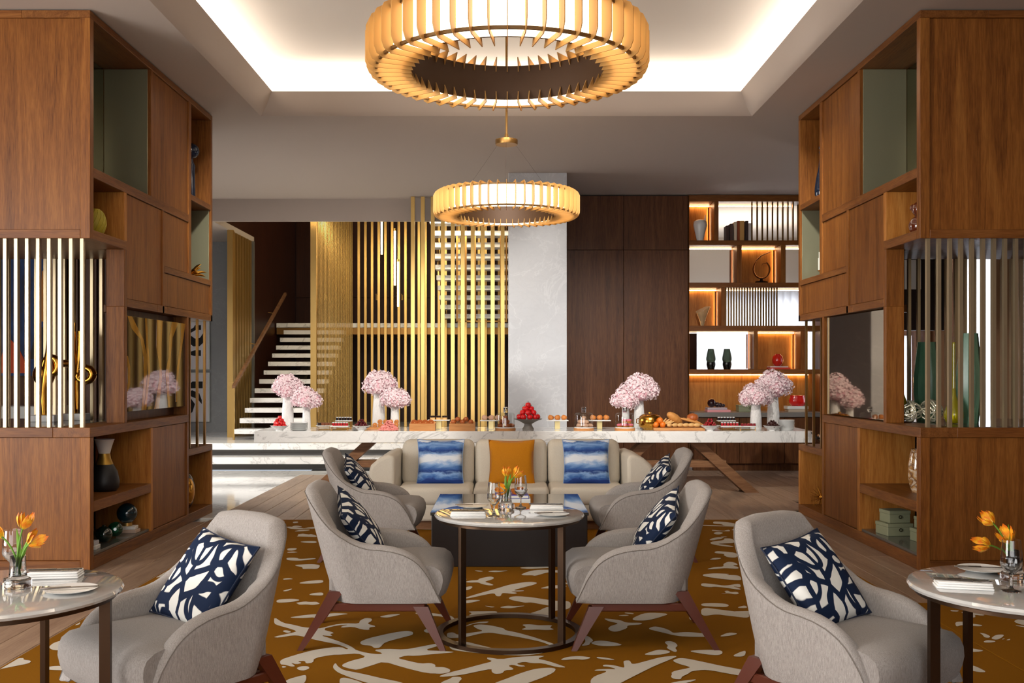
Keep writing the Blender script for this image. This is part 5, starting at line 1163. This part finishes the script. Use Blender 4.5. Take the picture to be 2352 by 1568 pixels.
def bulb(label,loc,r,mat,neck=.12,rot=(0,0,0)): return one(MB().lathe([(0,0),(r*.5,r*.08),(r*.92,r*.6),(r,r),(r*.9,r*1.45),(r*.5,r*1.85),(r*.2,r*1.98),(r*.16,r*2+neck),(r*.2,r*2+neck+.01)],n=28),'bulb_vase',mat,label,'vase',60,loc,rot)
zs=.125
one(MB().rbox(-.09,.09,-.06,.06,0,.032,.003,1),'book',WHITEM,'pale book under another at the near end of the left base niche','book',None,(XA-.15,8.30,zs),(0,0,R(5)))
one(MB().rbox(-.085,.085,-.055,.055,0,.032,.003,1),'book',plain('grey_book',(190,190,196),.6),'grey book on the pale book at the near end of the left base niche','book',None,(XA-.16,8.31,zs+.033),(0,0,R(2)))
one(MB().rbox(-.09,.09,-.06,.06,0,.03,.003,1),'book',plain('tan_book',(196,170,150),.6),'tan book at the far end of the left base niche','book',None,(XA-.13,9.15,zs))
one(MB().rbox(-.085,.085,-.055,.055,0,.03,.003,1),'book',WHITEM,'white book on the tan book in the left base niche','book',None,(XA-.14,9.15,zs+.031),(0,0,R(4)))
bulb('dark green glass bulb vase with a neck in the left base niche',(XA-.28,8.55,zs),.085,DGREEN,.06)
bulb('round dark green glass vase beside the pale books',(XA-.14,8.62,zs),.07,DGREEN,.0)
bulb('bright green glass bottle lying in the left base niche',(XA-.16,8.93,zs+.065),.065,GGLASS,.05,(R(82),0,R(20)))
t=thing('teal_orb','teal glazed orb on a brass ring in the left base niche','ornament',(XA-.14,9.15,zs+.062)); build(MB().lathe([(.045,0),(.045,.03),(.04,.03),(.04,0),(.045,0)],n=24,cap=False),'ring',BRASS,t,40,world=False); build(MB().ball((0,0,.115),.092,22,14),'orb',TEAL,t,70,world=False)
t=thing('gold_oval_vase','black oval vase with a hollow gold face in the left end niche','vase',(XA-.13,10.78,.10))
build(MB().ball((0,0,.21),.21,24,14,.45,.75,1.0),'shell',BLACK,t,70,world=False); build(MB().ball((.045,-.055,.21),.15,20,12,.45,.68,1.0),'gold_face',GOLD,t,70,world=False)
# gold sculptures behind the left slats
WB=plain('white_plinth',(226,228,228),.5)
t=thing('gold_sculpture','abstract gold sculpture on a white block, the nearer behind the left slats','sculpture',(-4.14,8.95,1.152)); t.scale=(1.1,1.3,1)
build(MB().rbox(-.105,.105,-.06,.06,0,.058,.003,1),'plinth',WB,t,world=False)
build(MB().tube([(0,0,.058),(-.005,0,.18),(.0,0,.30),(.02,0,.40),(.03,0,.48),(.03,0,.62),(.035,0,.75),(.04,0,.87)],[.034,.042,.04,.055,.05,.026,.02,.009],12),'stem',GOLD,t,60,world=False)
build(MB().ball((-.03,0,.42),.085,18,12,.8,.7,1.1),'lobe',GOLD,t,70,world=False)
build(MB().tube([(.05+.055*math.cos(a),0,.50+.075*math.sin(a)) for a in [2*PI*i/20 for i in range(21)]],.031,10,cap=False),'loop',GOLD,t,60,world=False)
t=thing('gold_sculpture','abstract gold sculpture on a white block, the farther behind the left slats','sculpture',(-3.98,9.22,1.152)); t.scale=(1.1,1.3,1)
build(MB().rbox(-.092,.092,-.06,.06,0,.062,.003,1),'plinth',WB,t,world=False)
build(MB().tube([(-.01,0,.062),(-.012,0,.2),(-.02,0,.34),(-.012,0,.44),(-.02,0,.52),(-.018,0,.65),(-.012,0,.78),(-.008,0,.90)],[.026,.028,.034,.05,.044,.02,.015,.008],12),'stem',GOLD,t,60,world=False)
build(MB().tube([(.018,0,.10),(.02,0,.25),(.02,0,.36),(.045,0,.41)],[.018,.026,.03,.036],10),'stem',GOLD,t,60,world=False)
build(MB().tube([(.02,0,.44),(.03,0,.56),(.038,0,.70),(.04,0,.82)],[.04,.028,.026,.027],12),'horn',GOLD,t,60,world=False)
build(MB().tube([(.075+.065*math.cos(a),0,.42+.062*math.sin(a)) for a in [2*PI*i/20 for i in range(21)]],.034,10,cap=False),'loop',GOLD,t,60,world=False)
build(MB().tube([(-.17,0,.53),(-.15,0,.525),(-.05,0,.52),(-.02,0,.48)],[.035,.036,.034,.03],12),'arm',GOLD,t,60,world=False)

# ================================================================== ORNAMENTS, RIGHT SHELVING
BRN=plain('brown_glaze',(96,42,22),.08,coat=1.0)
t=thing('stacked_sphere_vase','glossy brown vase of two stacked spheres in the upper right niche','vase',(XB+.17,8.42,2.745)); build(MB().ball((0,0,.085),.09,24,16),'lower_sphere',BRN,t,70,world=False); build(MB().ball((.0,0,.225),.066,22,14),'upper_sphere',BRN,t,70,world=False); build(MB().ball((-.045,.02,.24),.03,14,10),'spout_sphere',BRN,t,70,world=False)
t=thing('bottle_vase','tall ink-blue glazed bottle in the right far upper niche','vase',(XB+.13,10.92,3.48)); build(MB().lathe([(0,0),(.05,0),(.07,.06),(.072,.12),(.055,.24),(.03,.36),(.02,.46),(.022,.50),(.028,.52),(.02,.54),(0,.54)],n=24),'body',NAVYG,t,60,world=False); build(MB().ball((0,0,.57),.03,14,10),'stopper',NAVYG,t,70,world=False)
CAND=plain('candle_wax',(226,230,216),.6)
for i,(dy,h,hh,d) in enumerate(((0,.13,.07,'short front'),(.2,.19,.1,'middle'),(.14,.2,.16,'tallest'))):
    x=XB+.10+(.07 if i==1 else .13*i*.5); y=10.82+dy
    t=thing('pillar_candle','white pillar candle on a gold holder in the right niche, the %s one'%d,'candle',(x,y,2.63),0,'pillar candles in the right niche')
    build(MB().lathe([(0,0),(.045,0),(.045,.008),(.012,.015),(.010,hh-.02),(.04,hh-.008),(.042,hh),(0,hh)],n=20),'holder',GOLD,t,50,world=False); build(MB().lathe([(.036,hh),(.036,hh+h),(.03,hh+h+.002),(0,hh+h)],n=20),'wax',CAND,t,50,world=False)
one(MB().rbox(-.01,.01,-.05,.05,0,.3,.003,1),'book',plain('orange_spine',(206,84,30),.5),'upright orange book behind the candles in the right niche','book',None,(XB+.30,10.85,2.63))
SW=N('swirl_glass'); q_=SW.noise(SW.map(SW.obj(),(6,6,9),(0,.7,0)),1.2,4,.5,2.0); SW.p(col=SW.ramp(q_,[(.3,lin((230,220,204))),(.45,lin((196,150,90))),(.52,lin((120,72,38))),(.6,lin((224,206,180))),(.75,lin((150,96,52)))]),rough=.1,coat=1.0); SW=SW.m
vase([(0,0),(.055,0),(.075,.05),(.088,.14),(.086,.24),(.07,.34),(.06,.375),(.054,.37),(.07,.28),(0,.1)],SW,'swirled amber and white glass vase in the right base niche',(XB+.27,8.68,.55))
one(MB().lathe([(0,.01),(.03,.01),(.10,.05),(.14,.08),(.138,.085),(.09,.058),(0,.03)],n=28,sx=1.0,sy=.6),'shell_dish',plain('pearl_shell',(198,184,168),.2,.1,coat=1.0),'pearly shell dish lying beside the swirled glass vase','dish',60,(XB+.22,8.40,.545),(0,R(10),R(35)))
SAGE=plain('sage_box',(144,148,118),.6); RINGH=plain('box_ring_pull',(60,48,30),.4,.8)
def gift(label,loc,w_,d,h,rz):
    t=thing('storage_box',label,'box',loc,rz); build(MB().rbox(-w_/2,w_/2,-d/2,d/2,0,h*.72,.003,1),'body',SAGE,t,world=False); build(MB().rbox(-w_/2-.003,w_/2+.003,-d/2-.003,d/2+.003,h*.72,h,.003,1),'lid',SAGE,t,world=False)
    build(MB().tube([(.014*math.cos(a),-d/2-.006,h*.5+.014*math.sin(a)) for a in [2*PI*i/12 for i in range(13)]],.003,5,cap=False),'ring_pull',RINGH,t,60,world=False)
gift('sage green box at the bottom of the far pair in the right base niche',(XB+.20,9.05,.125),.24,.22,.11,R(8)); gift('sage green box on top of the far pair in the right base niche',(XB+.21,9.06,.237),.20,.18,.11,R(8))
gift('sage green box at the bottom of the near pair in the right base niche',(XB+.34,8.66,.125),.22,.2,.11,R(5)); gift('sage green box on top of the near pair in the right base niche',(XB+.35,8.66,.237),.18,.17,.10,R(5))
bulb('black glass bulb vase before the near boxes',(XB+.24,8.36,.125),.085,BLACK,.04); bulb('small black bulb vase at the corner of the right base niche',(XB+.36,8.30,.125),.07,BLACK,.12)
t=thing('gold_urchin','spiky gold starburst ornament in the right end niche','ornament',(XB+.12,10.88,.10)); rd=random.Random(5); m=MB()
build(MB().ball((0,0,.13),.03,10,8),'core',GOLD,t,60,world=False)
for k in range(60):
    z=1-2*(k+.5)/60; a=k*2.4; r_=math.sqrt(1-z*z); d=Vector((r_*math.cos(a),r_*math.sin(a),z))*.125; build(MB().tube([(0,0,.13),tuple(d+Vector((0,0,.13)))],[.003,.0012],4),'spike',GOLD,t,world=False)
t=thing('bronze_branch','dark bronze branch ornament with gold tip on the right ledge','ornament',(XB+.13,10.72,.78)); build(MB().tube([(.05,.0,.03),(0,.1,.05),(-.04,.25,.10),(-.06,.36,.14)],[.03,.024,.016,.008],8),'branch',BLACK,t,60,world=False); build(MB().tube([(-.03,.2,.085),(.0,.3,.12),(.02,.36,.12)],[.012,.01,.006],7),'twig',GOLD,t,60,world=False)
# behind the right slats
ZS=1.152
vase([(0,0),(.055,0),(.075,.05),(.078,.12),(.06,.24),(.03,.34),(.022,.40),(.038,.45),(.042,.48),(.03,.52),(.02,.525),(0,.53)],BLACK,'black pin-shaped vase at the back behind the right slats',(3.63,9.3,ZS),name='pin_vase')
YG=N('yellow_glass').p(col=lin((210,196,10)),rough=.02,trans=.6,coat=1.0).m
def yb(label,loc,h): vase([(0,0),(.06,.005),(.082,.05),(.08,.10),(.05,.17),(.022,.24),(.014,.32),(.012,h-.02),(.014,h),(.010,h),(.009,h-.05),(0,.2)],YG,label,loc,name='bottle_vase')
yb('yellow glass bottle with a long neck beside the black pin vase',(3.60,9.08,ZS),.64); yb('yellow glass bottle with a long neck between the green glass vases',(3.86,8.6,ZS),.70)
GV=N('sea_green_glass'); sq=GV.n('ShaderNodeSeparateXYZ',{0:GV.obj()}); GV.p(col=GV.mix(GV.noise(GV.map(GV.obj(),(30,30,4)),1,3),lin((84,150,112)),lin((150,205,172))),rough=.25,trans=.55); GV=GV.m
def gv(label,loc,h,w_): vase([(0,0),(w_*.36,0),(w_*.5,h*.35),(w_*.5,h*.55),(w_*.34,h),(w_*.31,h),(w_*.45,h*.55),(0,.04)],GV,label,loc,12,'facet_vase',sm=20)
gv('tall faceted green glass vase at the back behind the right slats',(3.88,9.2,ZS),.72,.24); gv('tall faceted green glass vase at the front behind the right slats',(4.03,8.68,ZS),.78,.21)
KG=N('clear_knot_glass').p(col=lin((226,224,200)),rough=.04,metal=.55,trans=.0,coat=1.0).m
def knot(label,loc,r,seed):
    t=thing('glass_knot',label,'ornament',loc); rd=random.Random(seed)
    for k in range(8):
        q=Matrix.Rotation(rd.uniform(0,PI),3,'X')@Matrix.Rotation(rd.uniform(0,PI),3,'Y'); w1,w2=rd.uniform(.0,.25),rd.uniform(2,4)
        build(MB().tube([tuple(q@Vector((r*.9*math.cos(a),r*.9*math.sin(a),r*w1*math.sin(w2*a)))+Vector((0,0,r))) for a in [2*PI*i/26 for i in range(27)]],.0075,7,cap=False),'strand',KG,t,70,world=False)
knot('knotted glass ball before the yellow bottle behind the right slats',(3.56,8.78,ZS),.10,1); knot('knotted glass ball between the green vases behind the right slats',(3.73,8.76,ZS),.105,2)

# ================================================================== ORNAMENTS, BACK BOOKCASE
Yc=16.55
def cx_(px): return (px-1163)*Yc/2290
t=thing('gourd_vase','pale porcelain vase with a thin side spout in the top bookcase niche','vase',(cx_(1608),Yc,bz(552)))
build(MB().lathe([(0,0),(.05,0),(.085,.15),(.115,.27),(.105,.33),(.06,.36),(0,.365)],n=30),'body',WHITE,t,60,world=False); build(MB().tube([(.07,0,.335),(.085,0,.37),(.085,0,.40),(.088,0,.44)],[.03,.014,.009,.006],9),'spout',WHITE,t,60,world=False)
for i,(px,h,w_,c,d) in enumerate(((1670,.26,.045,(70,48,42),'brown'),(1679,.29,.05,(88,62,54),'dark brown'),(1688,.32,.045,(226,208,182),'cream'),(1695,.34,.04,(150,70,30),'rust'),(1703,.34,.075,(206,160,90),'tan'),(1714,.34,.05,(52,36,30),'black'),(1721,.30,.05,(226,220,214),'white'))):
    one(MB().rbox(-w_/2,w_/2,-.10,.10,0,h,.004,1).rbox(-w_/2+.004,w_/2-.004,-.096,.104,.004,h-.004,.002,1),'book',plain('book_'+d.replace(' ','_'),c,.6),'upright %s book in the top row of the bookcase'%d,'book',None,(cx_(px),Yc+.05,bz(552)),(0,0,0),group='books in the top row')
t=thing('bronze_swirl','bronze ribbon swirl sculpture on a black base in the bookcase','sculpture',(cx_(1749),Yc,bz(649))); sw=[]
for i in range(44):
    a=.7+i*.165; r_=.17-.0012*i if i<34 else .13-.006*(i-34); sw.append((r_*math.cos(a)*.86,0,.235+r_*math.sin(a)))
build(MB().tube([(.17,0,.53),(.10,0,.505),(.0,0,.46),(-.09,0,.38)]+[(-.15*math.cos(a)*.9,0,.235+.15*math.sin(a)) for a in [.4-.23*i for i in range(18)]]+[(.09,0,.345),(.02,0,.33),(.0,0,.29)],[.006,.012,.018,.024]+[.026]*18+[.02,.014,.006],8,.55),'ribbon',plain('bronze_ribbon',(150,106,62),.25,.9),t,60,world=False)
build(MB().lathe([(0,0),(.115,0),(.10,.035),(.03,.045),(.02,.085),(0,.085)],n=4),'base',BLACK,t,world=False)
t=one(MB().grid(lambda u,v:((.03+.085*v**1.2*(1+.22*math.cos(3*2*PI*u)*v))*math.cos(2*PI*u),(.03+.085*v**1.2*(1+.22*math.cos(3*2*PI*u)*v))*math.sin(2*PI*u)*.8,.005+.27*v+.06*v*v*math.cos(2*PI*u-.4)),36,12,cu=True).lathe([(0,0),(.03,0),(.033,.006),(0,.006)],n=20),'handkerchief_vase',N('amber_clear_glass').p(col=lin((232,206,160)),rough=.05,trans=.6,coat=1.0).m,'clear amber folded-rim glass vase in the bookcase','vase',60,(cx_(1613),Yc,bz(748)))
SMK=N('smoke_glass').p(col=lin((128,138,124)),rough=.03,trans=.92,coat=1.0).m
for px,d in ((1633,'left'),(1670,'right')):
    t=thing('smoke_glass_vase','faceted smoke glass vase with dark base, the %s of two in the bookcase'%d,'vase',(cx_(px),Yc,bz(848)),0,'smoke glass vases')
    build(MB().lathe([(.06,.10),(.082,.16),(.08,.2),(.05,.34),(.045,.34),(.07,.18),(.055,.11)],n=10,cap=False),'glass',SMK,t,15,world=False); build(MB().lathe([(0,0),(.055,0),(.075,.08),(.07,.12),(.06,.10),(0,.09)],n=20),'dark_base',BLACK,t,50,world=False)
one(MB().rbox(-.17,.17,-.11,.11,0,.03,.003,1),'book',plain('red_book',(206,60,40),.5),'red book under the red vase in the bookcase','book',None,(cx_(1788),Yc,bz(848)))
one(MB().rbox(-.15,.15,-.10,.10,0,.022,.003,1),'book',plain('blush_book',(222,196,190),.5),'blush book lying on the red book in the bookcase','book',None,(cx_(1786),Yc,bz(848)+.031))
vase([(0,0),(.05,0),(.085,.05),(.092,.10),(.08,.16),(.05,.19),(.046,.20),(.04,.195),(0,.15)],plain('red_glaze',(196,34,20),.12,coat=1.0),'round red glazed vase on two books in the bookcase',(cx_(1786),Yc,bz(848)+.054))
Yk=16.35
def ck(px): return (px-1163)*Yk/2290
zc=bz(945)
one(MB().rbox(-.19,.19,-.12,.12,0,.035,.003,1),'book',plain('pink_book',(236,160,164),.5),'pink book lowest on the grey counter at left','book',None,(ck(1648),Yk,zc))
one(MB().rbox(-.16,.16,-.10,.10,0,.035,.003,1),'book',plain('mauve_book',(190,176,184),.5),'mauve book on the pink book on the grey counter','book',None,(ck(1645),Yk,zc+.036))
t=thing('bubble_sculpture','dark glossy sculpture of graded spheres on the pink and mauve books','sculpture',(ck(1643),Yk,zc+.072))
for i,(dx,r_) in enumerate(((-.06,.072),(.03,.045),(.085,.038),(.13,.032))): build(MB().ball((dx,0,r_),r_,20,12),'sphere',plain('plum_glaze',(40,14,20),.06,coat=1.0) if i==0 else bpy.data.materials['plum_glaze'],t,70,world=False)
gift('sage box lying on the grey counter behind the short right vase',(ck(1722),Yk+.1,zc),.36,.2,.11,0); gift('smaller sage box on the counter box behind the short right vase',(ck(1728),Yk+.1,zc+.112),.28,.18,.10,0)
one(MB().rbox(-.16,.16,-.11,.11,0,.045,.003,1),'book',plain('taupe_book',(190,172,150),.6),'taupe book on the grey counter under a white book','book',None,(ck(1829),Yk,zc))
one(MB().rbox(-.17,.17,-.11,.11,0,.05,.003,1),'book',WHITEM,'white book under the red bowl on the grey counter','book',None,(ck(1828),Yk,zc+.046))
one(MB().lathe([(0,0),(.10,.0),(.14,.05),(.145,.09),(.12,.15),(.125,.17),(.11,.165),(.12,.09),(0,.03)],n=30,sx=1,sy=.7),'red_bowl',plain('red_resin',(214,30,24),.2,coat=1.0),'red rounded bowl on the white book on the grey counter','bowl',60,(ck(1832),Yk,zc+.097))
